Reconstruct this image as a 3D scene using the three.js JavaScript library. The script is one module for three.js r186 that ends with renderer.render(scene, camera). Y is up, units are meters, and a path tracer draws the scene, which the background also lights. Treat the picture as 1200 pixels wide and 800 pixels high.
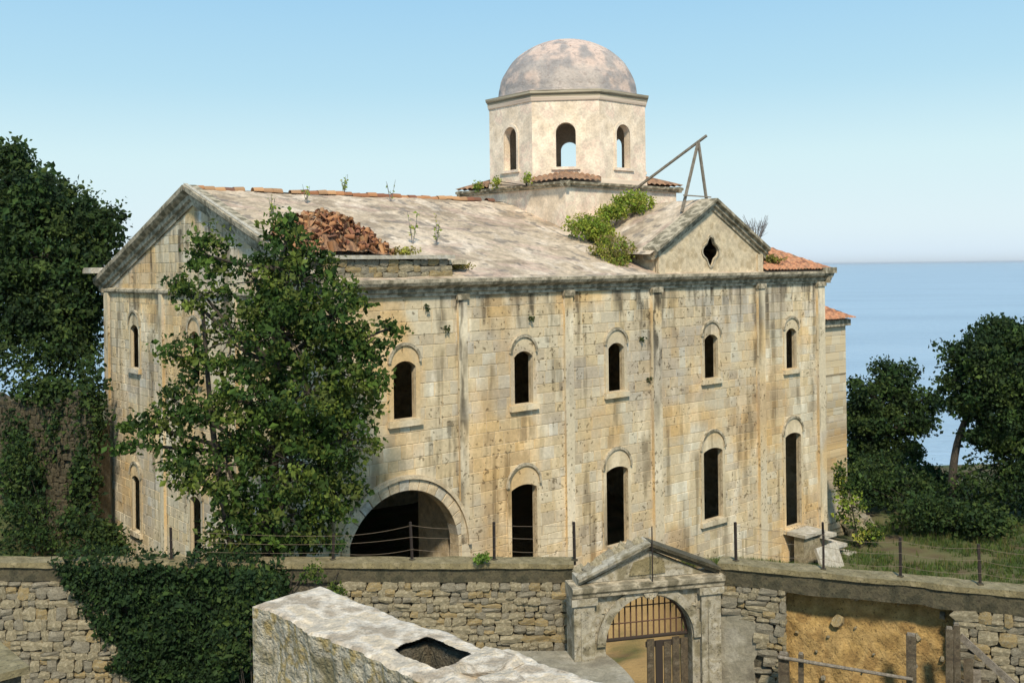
import * as THREE from 'three';
import { mergeGeometries, mergeVertices } from 'three/addons/utils/BufferGeometryUtils.js';

// ------------------------------------------------------------------ camera, sky, sun, exposure
const scene = new THREE.Scene();
const EYE = 12, F = 1180;                       // eye height over the church yard, focal length in photo pixels
const camera = new THREE.PerspectiveCamera(2 * Math.atan(400 / F) * 180 / Math.PI, 1024 / 682, 0.1, 80000);
camera.position.set(0, EYE, 0);
camera.rotation.z = -0.012;
camera.setViewOffset(1200, 800, 0, 87, 1200, 800);
camera.updateProjectionMatrix();

function makeSky() {                              // hazy summer sky: pale at the horizon, blue above
  const w = 512, h = 256, d = new Float32Array(w * h * 4);
  const stops = [[-90, .42, .45, .44], [-4, .58, .66, .74], [0, .68, .81, .93], [2, .75, .89, .94], [6, .67, .88, .93], [10, .48, .75, .90], [15, .37, .65, .88], [30, .24, .52, .82], [60, .16, .38, .68], [90, .14, .34, .62]];
  for (let j = 0; j < h; j++) {
    const el = ((j + .5) / h - .5) * 180;
    let k = 0; while (k < stops.length - 2 && el > stops[k + 1][0]) k++;
    const a = stops[k], b = stops[k + 1]; let t = Math.min(1, Math.max(0, (el - a[0]) / (b[0] - a[0])));
    for (let i = 0; i < w; i++) { const o = (j * w + i) * 4; for (let c = 0; c < 3; c++) d[o + c] = a[c + 1] + (b[c + 1] - a[c + 1]) * t; d[o + 3] = 1; }
  }
  const t = new THREE.DataTexture(d, w, h, THREE.RGBAFormat, THREE.FloatType);
  t.mapping = THREE.EquirectangularReflectionMapping; t.magFilter = THREE.LinearFilter; t.minFilter = THREE.LinearFilter; t.needsUpdate = true;
  return t;
}
scene.background = makeSky(); scene.environment = scene.background;
scene.backgroundIntensity = 1; scene.environmentIntensity = 1;
const sun = new THREE.DirectionalLight(new THREE.Color(1, .89, .71), 4.5);
sun.target.position.set(0, 0, -35); scene.add(sun, sun.target);
sun.position.set(.07 * 120, .75 * 120, .66 * 120 - 35);
sun.castShadow = true; sun.shadow.radius = 12; sun.shadow.mapSize.set(4096, 4096);
Object.assign(sun.shadow.camera, { left: -60, right: 60, top: 60, bottom: -60, near: 1, far: 320 });
const renderer = new THREE.WebGLRenderer({ antialias: true });
renderer.toneMapping = THREE.LinearToneMapping; renderer.toneMappingExposure = 1.0;
renderer.shadowMap.enabled = true;

// ------------------------------------------------------------------ helpers
function rng(seed) { let a = seed >>> 0; return () => { a = a + 0x6D2B79F5 | 0; let t = Math.imul(a ^ a >>> 15, 1 | a); t = t + Math.imul(t ^ t >>> 7, 61 | t) ^ t; return ((t ^ t >>> 14) >>> 0) / 4294967296; }; }
const lerp = (a, b, t) => a + (b - a) * t, clamp = (x, a = 0, b = 1) => Math.min(b, Math.max(a, x));
const sstep = (a, b, x) => { const t = clamp((x - a) / (b - a)); return t * t * (3 - 2 * t); };
function hash(i, j, s) { let h = Math.imul(i, 374761393) + Math.imul(j, 668265263) + Math.imul(s, 1274126177) | 0; h = Math.imul(h ^ h >>> 13, 1274126177); return ((h ^ h >>> 16) >>> 0) / 4294967296; }
function vn(x, y, s = 1, px = 0, py = 0) {          // value noise, periodic when px, py are given
  const i = Math.floor(x), j = Math.floor(y), fx = x - i, fy = y - j, u = fx * fx * (3 - 2 * fx), v = fy * fy * (3 - 2 * fy);
  const m = (a, p) => p ? ((a % p) + p) % p : a;
  const a = hash(m(i, px), m(j, py), s), b = hash(m(i + 1, px), m(j, py), s), c = hash(m(i, px), m(j + 1, py), s), d = hash(m(i + 1, px), m(j + 1, py), s);
  return lerp(lerp(a, b, u), lerp(c, d, u), v);
}
function fbm(x, y, s = 1, o = 4, px = 0, py = 0) { let t = 0, a = .5, n = 0; for (let k = 0; k < o; k++) { t += a * vn(x, y, s + k * 17, px, py); n += a; a *= .5; x *= 2; y *= 2; px *= 2; py *= 2; } return t / n; }
function tex(w, h, fn, { srgb = false, rx = 1, ry = 1 } = {}) {   // fn(u, v) -> [r, g, b] linear 0..1, or a number
  const d = new Uint8Array(w * h * 4);
  const enc = x => { x = clamp(x); return srgb ? (x <= .0031308 ? 12.92 * x : 1.055 * Math.pow(x, 1 / 2.4) - .055) : x; };
  for (let j = 0; j < h; j++) for (let i = 0; i < w; i++) {
    const c = fn((i + .5) / w, (j + .5) / h), o = (j * w + i) * 4;
    if (typeof c === 'number') d[o] = d[o + 1] = d[o + 2] = enc(c) * 255; else for (let k = 0; k < 3; k++) d[o + k] = enc(c[k]) * 255;
    d[o + 3] = 255;
  }
  const t = new THREE.DataTexture(d, w, h); t.wrapS = t.wrapT = THREE.RepeatWrapping; t.magFilter = THREE.LinearFilter; t.minFilter = THREE.LinearMipmapLinearFilter; t.generateMipmaps = true;
  if (srgb) t.colorSpace = THREE.SRGBColorSpace; t.repeat.set(rx, ry); t.needsUpdate = true; return t;
}
const used = new Map();
function numbered(n) { const k = used.get(n) || 0; used.set(n, k + 1); return k ? `${n}_${String(k).padStart(3, '0')}` : n; }
function setup(o) { o.castShadow = true; o.receiveShadow = true; return o; }
function tag(o, label, category, group) { o.userData.label = label; o.userData.category = category; if (group) o.userData.group = group; return o; }
function thing(name, label, category, p = [0, 0, 0], ry = 0, group) { const o = new THREE.Group(); o.name = numbered(name); o.position.set(...p); o.rotation.y = ry; scene.add(o); o.userData.kind = 'thing'; return tag(o, label, category, group); }
function part(name, geo, mat, parent) { const m = setup(new THREE.Mesh(geo, mat)); m.name = name; parent.add(m); return m; }
function solo(name, geo, mat, label, category, group) { const m = setup(new THREE.Mesh(geo, mat)); m.name = numbered(name); scene.add(m); m.userData.kind = 'thing'; return tag(m, label, category, group); }
function structure(name, geo, mat) { const m = setup(new THREE.Mesh(geo, mat)); m.name = numbered(name); m.userData.kind = 'structure'; scene.add(m); return m; }
function geoFrom(pos, uv, idx, col) {
  const g = new THREE.BufferGeometry(); g.setAttribute('position', new THREE.Float32BufferAttribute(pos, 3));
  if (uv) g.setAttribute('uv', new THREE.Float32BufferAttribute(uv, 2)); if (col) g.setAttribute('color', new THREE.Float32BufferAttribute(col, 3));
  if (idx) g.setIndex(idx); g.computeVertexNormals(); return g;
}
function flat(g) { const n = g.index ? g.toNonIndexed() : g; n.computeVertexNormals(); return n; }
function grid(nu, nv, fn, colf) {                    // fn(u, v) -> [x, y, z, uvx, uvy]
  const p = [], t = [], ix = [], c = colf ? [] : null;
  for (let j = 0; j <= nv; j++) for (let i = 0; i <= nu; i++) { const q = fn(i / nu, j / nv); p.push(q[0], q[1], q[2]); t.push(q[3] ?? q[0], q[4] ?? q[2]); if (c) c.push(...colf(q)); }
  for (let j = 0; j < nv; j++) for (let i = 0; i < nu; i++) { const a = j * (nu + 1) + i, b = a + 1, d = a + nu + 1, e = d + 1; ix.push(a, b, e, a, e, d); }
  return geoFrom(p, t, ix, c);
}
function bx(x0, x1, y0, y1, z0, z1) {                // box with uv in metres
  const g = new THREE.BoxGeometry(x1 - x0, y1 - y0, z1 - z0); g.translate((x0 + x1) / 2, (y0 + y1) / 2, (z0 + z1) / 2); return boxUV(g);
}
function boxUV(g) {
  const p = g.attributes.position, n = g.attributes.normal, t = new Float32Array(p.count * 2);
  for (let i = 0; i < p.count; i++) {
    const ax = Math.abs(n.getX(i)), ay = Math.abs(n.getY(i)), az = Math.abs(n.getZ(i));
    if (az >= ax && az >= ay) { t[2 * i] = p.getX(i); t[2 * i + 1] = p.getY(i); } else if (ax >= ay) { t[2 * i] = p.getZ(i); t[2 * i + 1] = p.getY(i); } else { t[2 * i] = p.getX(i); t[2 * i + 1] = p.getZ(i); }
  }
  g.setAttribute('uv', new THREE.BufferAttribute(t, 2)); return g;
}
function beam(a, b, r, r2 = r, seg = 6) {            // round bar between two points
  const A = new THREE.Vector3(...a), B = new THREE.Vector3(...b), g = new THREE.CylinderGeometry(r2, r, A.distanceTo(B), seg);
  g.applyQuaternion(new THREE.Quaternion().setFromUnitVectors(new THREE.Vector3(0, 1, 0), B.clone().sub(A).normalize()));
  g.translate((A.x + B.x) / 2, (A.y + B.y) / 2, (A.z + B.z) / 2); return g;
}
function sq(a, b, w, h) {                             // squared bar between two points
  const A = new THREE.Vector3(...a), B = new THREE.Vector3(...b), g = new THREE.BoxGeometry(w, A.distanceTo(B), h);
  g.applyQuaternion(new THREE.Quaternion().setFromUnitVectors(new THREE.Vector3(0, 1, 0), B.clone().sub(A).normalize()));
  g.translate((A.x + B.x) / 2, (A.y + B.y) / 2, (A.z + B.z) / 2); return g;
}
function extr(shape, depth, z0 = 0, bevel = 0) {
  const g = new THREE.ExtrudeGeometry(shape, { depth: depth - 2 * bevel, bevelEnabled: bevel > 0, bevelSize: bevel, bevelThickness: bevel, bevelOffset: -bevel, bevelSegments: 1, curveSegments: 14 }); g.translate(0, 0, z0 + bevel); return g;
}
function poly(pts) { const s = new THREE.Shape(); pts.forEach((p, i) => i ? s.lineTo(p[0], p[1]) : s.moveTo(p[0], p[1])); s.closePath(); return s; }
// sweep a profile (points [out, up]) along a straight line from a to b; out is the horizontal direction o, up is world up
function sweep(profile, a, b, o, up = [0, 1, 0]) {
  const p = [], t = [], ix = []; const L = Math.hypot(b[0] - a[0], b[1] - a[1], b[2] - a[2]), n = Math.max(1, Math.ceil(L / .6));
  for (let k = 0; k <= n; k++) for (const q of profile) { const s = k / n; for (let c = 0; c < 3; c++) p.push(lerp(a[c], b[c], s) + o[c] * q[0] + up[c] * q[1]); t.push(L * s, q[0] + q[1]); }
  const m = profile.length;
  for (let k = 0; k < n; k++) for (let i = 0; i < m; i++) { const e = k * m + i, f = k * m + (i + 1) % m; ix.push(e, f, f + m, e, f + m, e + m); }
  for (let i = 1; i < m - 1; i++) { ix.push(0, i + 1, i); ix.push(n * m, n * m + i, n * m + i + 1); }
  return flat(geoFrom(p, t, ix));
}
// photo pixel -> world on a plane of given height or given depth
function px(u, v) { const r = .012, a = u - 600, b = v - 313, d = 1 + r * r; return [(a - r * b) / d / F, -(b + r * a) / d / F]; }
const atDepth = (u, v, dep) => { const q = px(u, v); return [q[0] * dep, EYE + q[1] * dep, -dep]; };

// ------------------------------------------------------------------ materials
const rnd0 = rng(5);
const fineBump = tex(512, 512, (u, v) => { const n = fbm(u * 16, v * 16, 3, 5, 16, 16); const p = vn(u * 60, v * 60, 9, 60, 60); return clamp(n * .8 + .2 - (p > .86 ? .3 : 0)); });
const bump = s => { const t = fineBump.clone(); t.repeat.set(1 / s, 1 / s); t.needsUpdate = true; return t; };
function stoneTone(s, seed, tones, pits = .82, pitDark = .45) {   // tileable mottled stone, mean near the tones given
  const t = tex(512, 512, (u, v) => {
    const a = fbm(u * 6, v * 6, seed, 5, 6, 6), b = fbm(u * 14, v * 14, seed + 5, 4, 14, 14), c = vn(u * 90, v * 90, seed + 9, 90, 90), d = fbm(u * 40, v * 40, seed + 31, 3, 40, 40);
    let k = clamp((a - .3) * 2.4) * (tones.length - 1.001); const i = Math.floor(k); k -= i;
    const r = [0, 1, 2].map(q => lerp(tones[i][q], tones[i + 1][q], k) * (.72 + .56 * b) * (.86 + .28 * c));
    return d > pits - .2 && c > .6 ? r.map(x => x * pitDark) : r;
  }, { srgb: true });
  t.repeat.set(1 / s, 1 / s); return t;
}
const std = (o) => new THREE.MeshStandardMaterial({ roughness: .95, metalness: 0, ...o });
// facade: weather stains laid over the ashlar (streaks below the cornice and sills, ochre and grey lichen patches)
function facadeStain(seed, W, H, streaks) {
  const t = tex(1536, 900, (u, v) => {
    const x = u * W - (W > 25 ? .54 : 0), y = v * H - .15 * H;
    let r = 1, g = 1, b = 1;
    const och = sstep(.46, .66, fbm(x * .45, y * .35, seed, 4)); r *= lerp(1, 1.02, och); g *= lerp(1, .87, och); b *= lerp(1, .66, och);
    const gry = sstep(.52, .68, fbm(x * .33 + 9, y * .5, seed + 40, 4)); r *= lerp(1, .84, gry); g *= lerp(1, .85, gry); b *= lerp(1, .92, gry);
    const wh = sstep(.58, .70, fbm(x * 1.6, y * .5 + 4, seed + 80, 4)); r *= lerp(1, 1.22, wh); g *= lerp(1, 1.24, wh); b *= lerp(1, 1.3, wh);
    const st = sstep(.56, .76, fbm(x * 3.2, y * .22, seed + 7, 4)) * sstep(.35, .6, fbm(x * .7, y * .6, seed + 12, 3)); r *= lerp(1, .56, st); g *= lerp(1, .54, st); b *= lerp(1, .50, st);
    for (const [cx, wd, y1, y0, am] of streaks) {   // single dark runs of lichen
      if (Math.abs(x - cx) > wd * 1.6 || y > y1 || y < y0) continue;
      const e = Math.abs(x - cx + (fbm(x * 2, y * .8, seed + 3, 3) - .5) * .5) / wd, k = am * clamp(1.25 - e) * sstep(.30, .58, fbm(x * 5, y * 1.1, seed + 21, 4)) * sstep(y0, y0 + (y1 - y0) * .6, y + (fbm(x * 4, 1, seed, 2) - .5) * 3);
      r *= lerp(1, .26, k); g *= lerp(1, .25, k); b *= lerp(1, .23, k);
    }
    const pit = fbm(x * 9, y * 9, seed + 60, 3); const pz = fbm(x * .5, y * .5, seed + 66, 3); if (pit > .73 && pz > .50) { r *= .42; g *= .40; b *= .36; }
    const f = .84 + .32 * fbm(x * 14, y * 14, seed + 90, 3); const q = .62;
    return [r * f * q, g * f * q, b * f * q];
  }, { srgb: true });
  t.wrapS = t.wrapT = THREE.ClampToEdgeWrapping; return t;
}
const drips = (n, x0, x1, y1, seed) => { const R = rng(seed); return [...Array(n)].map(() => [lerp(x0, x1, R()), .10 + R() * .22, y1, y1 - .8 - R() * R() * 4, .35 + R() * .5]); };
const southStain = facadeStain(11, 27, 16, [...drips(46, .5, 26, 11.35, 71), [14.45, .28, 11.4, 3, 1], [13.6, .35, 11.3, 8.2, .8], [15.6, .35, 11.2, 8.5, .6], [20.9, .3, 11.4, 5, .9], [19.9, .4, 11.2, 9, .6], [4.9, .16, 11.3, 3, .9], [4.5, .5, 7, 3.6, .8], [3.6, .5, 6.6, 4.6, .6], [25.3, .3, 11.3, 2, .6], [9.75, .15, 11.3, 5, .5], [12.2, .4, 7, 5.2, .6], [7.6, .5, 7, 5.9, .6], [22.4, .3, 11.2, 6, .5]]);
southStain.repeat.set(1 / 27, 1 / 16); southStain.offset.set(.02, .15);
const westStain = facadeStain(57, 22, 18, [...drips(24, 1, 20, 11.3, 72), ...drips(12, 5, 15, 13.6, 73), [5, .4, 13, 9, .5], [9, .3, 14, 8, .5], [14, .5, 13, 6, .5], [2, .3, 13, 3, .6]]);
westStain.repeat.set(1 / 22, 1 / 18); westStain.offset.set(21 / 22, .15);
const blockTones = [[.96, .79, .52], [1.0, .85, .59], [.90, .74, .50], [.98, .80, .51], [.88, .76, .55], [1.0, .89, .66], [.94, .74, .44], [.80, .66, .45]];
const M = {};
M.southBlocks = blockTones.map(c => std({ map: southStain, color: new THREE.Color().setRGB(...c), bumpMap: bump(1.1), bumpScale: .012 }));
M.westBlocks = blockTones.map(c => std({ map: westStain, color: new THREE.Color().setRGB(...c), bumpMap: bump(1.1), bumpScale: .012 }));
M.southBlocksV = std({ map: southStain, vertexColors: true, bumpMap: bump(1.1), bumpScale: .012 });
M.westBlocksV = std({ map: westStain, vertexColors: true, bumpMap: bump(1.1), bumpScale: .012 });
const lime = stoneTone(2.4, 70, [[.46, .36, .225], [.56, .45, .295], [.62, .51, .345], [.59, .48, .325], [.50, .41, .28]], 1.05);
M.trim = std({ map: lime, bumpMap: bump(1.3), bumpScale: .012 });
M.mortar = std({ map: lime, color: new THREE.Color().setRGB(.95, .93, .88), bumpMap: bump(.9), bumpScale: .012 });
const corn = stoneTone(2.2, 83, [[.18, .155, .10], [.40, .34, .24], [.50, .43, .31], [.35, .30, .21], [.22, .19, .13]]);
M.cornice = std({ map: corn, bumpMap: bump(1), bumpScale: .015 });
const plas = stoneTone(5, 95, [[.70, .56, .41], [.76, .62, .47], [.78, .65, .50], [.77, .59, .46], [.79, .67, .52]], 1.1);
M.plaster = std({ map: plas, bumpMap: bump(1.6), bumpScale: .008 });
const roofT = tex(1024, 512, (u, v) => {
  const x = u * 28, y = v * 11, a = fbm(x * .5, y * .5, 4, 5), b = fbm(x * .8, y * 1.5, 14, 5), c = fbm(x * 5, y * 5, 24, 4), d = fbm(x * 1.2 + y * 1.6, y * .7 - x * .3, 34, 4);
  let r = [.45, .355, .25]; const mix = (q, k) => { r = r.map((z, i) => lerp(z, q[i], k)); };
  mix([.52, .42, .31], sstep(.45, .62, a)); mix([.25, .19, .13], sstep(.52, .68, b) * .7); mix([.46, .33, .26], sstep(.56, .70, d) * .6); mix([.60, .50, .39], sstep(.60, .72, fbm(x * 1.1, y * 1.1, 44, 4)) * .8);
  mix([.20, .17, .14], sstep(.63, .72, fbm(x * 2.5, y * 2.5, 54, 4)) * .75);
  return r.map(z => z * (.62 + .76 * c) * (.85 + .3 * vn(x * 18, y * 18, 99)));
}, { srgb: true });
roofT.repeat.set(1 / 28, 1 / 11);
M.roof = std({ map: roofT, bumpMap: bump(1.5), bumpScale: .03, roughness: 1 });
const tileTone = [[.30, .13, .06], [.40, .19, .085], [.22, .09, .05], [.48, .27, .13], [.17, .08, .05], [.36, .21, .11]];
M.tiles = tileTone.map(c => std({ color: new THREE.Color().setRGB(...c), bumpMap: bump(.5), bumpScale: .006 }));
M.tileField = std({ map: stoneTone(1.4, 33, [[.26, .12, .07], [.46, .20, .10], [.55, .27, .14], [.40, .19, .11], [.28, .17, .09]]), bumpMap: bump(.6), bumpScale: .01 });
M.tileOld = std({ map: stoneTone(1.4, 38, [[.16, .09, .055], [.30, .16, .085], [.36, .21, .12], [.26, .15, .09], [.22, .16, .10]]), bumpMap: bump(.6), bumpScale: .01 });
M.dome = std({ map: (() => {
  const t = tex(1024, 256, (u, v) => {
    const a = fbm(u * 30, v * 9, 8, 5, 30, 0), b = fbm(u * 110, v * 40, 18, 4, 110, 0), c = fbm(u * 16, v * 5, 28, 4, 16, 0);
    let r = [.60, .455, .375]; const mix = (q, k) => { r = r.map((z, i) => lerp(z, q[i], k)); };
    mix([.31, .28, .265], sstep(.34, .68, a + (.45 - v) * .42)); mix([.66, .55, .46], sstep(.45, .75, c) * .5); mix([.22, .18, .16], sstep(.56, .74, b) * .55);
    const crack = Math.abs(fbm(u * 14, v * 9, 48, 4, 14, 0) - .5); if (crack < .010 && v > .55 && a > .5) r = [.26, .15, .11];
    return r.map(z => z * (.78 + .44 * b));
  }, { srgb: true }); return t; })(), bumpMap: (() => { const t = fineBump.clone(); t.repeat.set(12, 3); t.needsUpdate = true; return t; })(), bumpScale: .03 });
const rub = [[[.22, .185, .11], [.32, .27, .17], [.27, .225, .14], [.38, .325, .215]], [[.26, .195, .09], [.36, .27, .13], [.31, .225, .105], [.33, .275, .17]], [[.19, .165, .115], [.29, .255, .185], [.24, .21, .15], [.37, .335, .255]]];
M.rubble = rub.map((t, i) => std({ map: stoneTone(.9, 120 + i * 9, t), bumpMap: bump(.5), bumpScale: .015 }));
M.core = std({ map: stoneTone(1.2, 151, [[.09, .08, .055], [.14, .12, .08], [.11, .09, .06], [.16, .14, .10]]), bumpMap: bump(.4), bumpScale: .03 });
M.coping = std({ map: stoneTone(2, 160, [[.16, .13, .06], [.24, .195, .10], [.20, .165, .085], [.28, .23, .13]]), bumpMap: bump(.8), bumpScale: .02 });
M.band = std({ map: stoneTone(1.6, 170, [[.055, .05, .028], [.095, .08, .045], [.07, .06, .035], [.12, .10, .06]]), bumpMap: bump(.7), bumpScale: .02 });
M.earth = std({ map: stoneTone(2.4, 180, [[.22, .135, .045], [.32, .205, .07], [.38, .25, .095], [.26, .16, .055]]), bumpMap: bump(.7), bumpScale: .04, roughness: 1 });
M.cement = std({ map: stoneTone(2.6, 190, [[.21, .185, .135], [.28, .25, .185], [.24, .215, .155], [.32, .29, .225]], 1.0), bumpMap: bump(.9), bumpScale: .015 });
M.wood = std({ map: stoneTone(.8, 200, [[.07, .052, .032], [.12, .09, .055], [.09, .07, .042], [.15, .12, .08]]), bumpMap: bump(.3), bumpScale: .01 });
M.greyWood = std({ map: stoneTone(.8, 205, [[.18, .15, .11], [.26, .22, .17], [.21, .18, .14], [.30, .26, .21]]), bumpMap: bump(.3), bumpScale: .01 });
M.darkWood = std({ color: new THREE.Color().setRGB(.035, .025, .018) });
M.iron = std({ color: new THREE.Color().setRGB(.035, .025, .02), roughness: .8, metalness: .3 });
M.rust = std({ color: new THREE.Color().setRGB(.10, .05, .03), roughness: .9 });
M.wire = std({ color: new THREE.Color().setRGB(.20, .15, .10), roughness: .8 });
M.marble = std({ map: stoneTone(1.6, 214, [[.36, .32, .25], [.48, .44, .36], [.42, .375, .29], [.53, .49, .42]], 1.0), bumpMap: bump(.8), bumpScale: .008 });
M.bark = std({ map: stoneTone(.5, 222, [[.05, .04, .03], [.09, .075, .055], [.07, .055, .04], [.11, .09, .07]]), bumpMap: bump(.25), bumpScale: .02 });
M.leaf = new THREE.MeshPhysicalMaterial({ vertexColors: true, roughness: .75, side: THREE.DoubleSide, transmission: .22, thickness: 0, specularIntensity: .35 });
M.twig = std({ color: new THREE.Color().setRGB(.20, .19, .19) });

// ------------------------------------------------------------------ terrain, sea
const SEA = -26;
function wallDepth(X) { return X < 1.5 ? 25.5 - (X - 1.5) * .0473 : X < 5.5 ? 25.5 - (X - 1.5) * .05 : 25.3 - (X - 5.5) * .392; }
function landHeight(X, d) {
  const t = d - wallDepth(X);
  const bank = Math.max(-1.3, 4.25 - .285 * Math.max(0, t - .5));
  let h = lerp(-.6, bank, sstep(5.0, 6.6, X));
  h += sstep(14, 26, X) * sstep(20, 34, t) * 1.2 - sstep(30, 60, t) * sstep(10, 24, X) * 3;
  h += lerp(0, 3.2, sstep(-15, -24, X)) * sstep(6, 16, t);
  h += (fbm(X * .35, d * .35, 2, 4) - .5) * .5 * sstep(.5, 3, t);
  const edge = 78 + 8 * (vn(X * .05, 3, 4) - .5);
  h -= sstep(edge, edge + 26, d) * (h - SEA + 4);
  return h;
}
{
  const grassC = [.05, .075, .018], earthC = [.34, .235, .10], dryC = [.12, .115, .045], dirtC = [.09, .062, .03];
  const g = grid(240, 220, (u, v) => { const X = lerp(-90, 90, u < .5 ? .5 - .5 * Math.pow(1 - 2 * u, 1.7) : .5 + .5 * Math.pow(2 * u - 1, 1.7)), t = .35 + 110 * Math.pow(v, 1.6), d = wallDepth(clamp(X, -30, 25)) + t; return [X, landHeight(clamp(X, -60, 60), d), -d, X, d]; },
    q => {
      const X = q[0], d = -q[2], n = fbm(X * .55, d * .55, 61, 5), m = fbm(X * 1.7, d * 1.7, 71, 4);
      const e = sstep(7.5, 5.2, X) * sstep(-6, -2, X); let c = grassC.map((z, i) => lerp(z, dryC[i], sstep(.45, .62, n)));
      c = c.map((z, i) => lerp(z, dirtC[i], sstep(.52, .64, m))); c = c.map((z, i) => lerp(z, earthC[i], e * sstep(.2, .4, n))); return c.map(z => z * (.8 + .4 * m));
    });
  structure('ground', g, std({ vertexColors: true, bumpMap: bump(1.2), bumpScale: .05, roughness: 1 }));
  const fr = grid(60, 60, (u, v) => { const X = lerp(-40, 40, u), t = lerp(-.2, -40, v), d = wallDepth(clamp(X, -30, 25)) + t; return [X, .25 + (fbm(X * .6, d * .6, 5, 3) - .5) * .25, -d, X, d]; });
  fr.index.array.reverse(); fr.computeVertexNormals();
  structure('lane', fr, std({ map: stoneTone(3, 230, [[.10, .08, .05], [.16, .13, .08], [.13, .11, .07], [.2, .17, .11]]), bumpMap: bump(1), bumpScale: .03, roughness: 1 }));
  const waves = tex(512, 512, (u, v) => fbm(u * 10, v * 26, 301, 4, 10, 26) * .6 + .4 * fbm(u * 40, v * 90, 311, 3, 40, 90)); waves.repeat.set(1 / 60, 1 / 60);
  const slicks = tex(512, 512, (u, v) => { const a = fbm(u * 6, v * 26, 321, 5, 6, 26); return [.72 + .42 * a, .76 + .38 * a, .80 + .32 * a]; }, { srgb: true }); slicks.repeat.set(1 / 900, 1 / 900);
  const sg = new THREE.PlaneGeometry(70000, 70000); sg.rotateX(-Math.PI / 2); sg.translate(0, SEA, -34000);
  { const p = sg.attributes.position, t = sg.attributes.uv; for (let i = 0; i < p.count; i++) t.setXY(i, p.getX(i), p.getZ(i)); }
  structure('sea', sg, new THREE.MeshPhysicalMaterial({ color: new THREE.Color().setRGB(.31, .41, .51), map: slicks, roughness: .3, bumpMap: waves, bumpScale: 1.0 }));
}

// ------------------------------------------------------------------ the church
const CH = { th: 40.33 * Math.PI / 180, o: [-5.466, 0, -30] };
const church = thing('church', 'abandoned pale stone church with grey domed drum and gabled roof', 'church', CH.o, CH.th);
const toWorld = (x, y, z) => [CH.o[0] + Math.cos(CH.th) * x + Math.sin(CH.th) * z, y, CH.o[2] - Math.sin(CH.th) * x + Math.cos(CH.th) * z];
const LEN = 26.2, WID = 19.6, BASE = -2.2, EAVE = 11.6, PITCH = .342;
const WEST = -Math.PI / 2;
// openings: centre, half width, sill, head (segmental)
const southOpen = [[2.64, .44, 7.26, 9.09], [7.6, .44, 7.26, 9.09], [12.22, .44, 7.28, 9.11], [17.86, .45, 7.32, 9.13], [23.53, .41, 7.3, 9.11],
  [7.56, .6, 1.5, 4.48], [12.2, .6, 1.5, 4.46], [17.9, .63, 1.5, 4.45], [23.58, .61, .22, 4.42]];
const westOpen = [[-16.0, .47, 7.98, 9.78], [-9.78, .45, 8.0, 9.76], [-3.6, .45, 8.0, 9.76], [-16.05, .46, 1.14, 3.45], [-9.9, .5, .6, 3.6], [-3.6, .46, 1.14, 3.45]];
const headRise = o => o[3] < 6 ? .15 : .2;
function archPath(P, cx, hw, y0, y1, rise) {        // opening with a low arched head
  P.moveTo(cx - hw, y0); P.lineTo(cx + hw, y0); P.lineTo(cx + hw, y1 - rise);
  const R = (hw * hw + rise * rise) / (2 * rise), cy = y1 - R, a = Math.asin(hw / R);
  for (let k = 1; k <= 12; k++) { const t = lerp(a, -a, k / 12); P.lineTo(cx + R * Math.sin(t), cy + R * Math.cos(t)); }
  P.closePath(); return P;
}
const ARCH = { x: 2.55, r: 2.13, y: 2.9 };
function facade(name, outline, opens, extra, mat, thick = .2) {
  const s = poly(outline);
  for (const o of opens) s.holes.push(archPath(new THREE.Path(), o[0], o[1], o[2], o[3], headRise(o)));
  for (const e of extra) s.holes.push(e);
  return part(name, extr(s, thick, -thick), mat, church);
}
const archHole = new THREE.Path(); archHole.moveTo(ARCH.x - ARCH.r, BASE + .8); archHole.lineTo(ARCH.x + ARCH.r, BASE + .8); archHole.lineTo(ARCH.x + ARCH.r, ARCH.y); for (let k = 1; k <= 28; k++) { const a = Math.PI * k / 28; archHole.lineTo(ARCH.x + ARCH.r * Math.cos(a), ARCH.y + ARCH.r * Math.sin(a)); } archHole.closePath();
const southWall = facade('south_wall', [[.02, BASE], [LEN - .02, BASE], [LEN - .02, EAVE - .05], [.02, EAVE - .05]], southOpen, [archHole], M.mortar);
const gy = 14.85;
const westWall = facade('west_wall', [[-WID + .03, BASE], [-.22, BASE], [-.22, EAVE - .03], [-WID / 2, gy - .12], [-WID + .03, EAVE - .1]], westOpen, [], M.mortar, .1);
westWall.rotation.y = WEST;
part('east_wall', bx(LEN - .9, LEN - .03, BASE, EAVE - .1, -WID + .1, -.21), M.mortar, church);
part('north_wall', bx(.86, LEN - .91, BASE, EAVE - .12, -WID + .02, -WID + .88), M.mortar, church);
part('porch_light_block', bx(.12, 5.6, 6.2, 6.45, -WID + .9, -.22), M.wood, church);  // unseen ceiling slab, added to block light so the porch arch stays dark
part('porch_pillar', bx(4.95, 5.55, BASE, 6.2, -2.6, -.9), M.trim, church);
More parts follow.
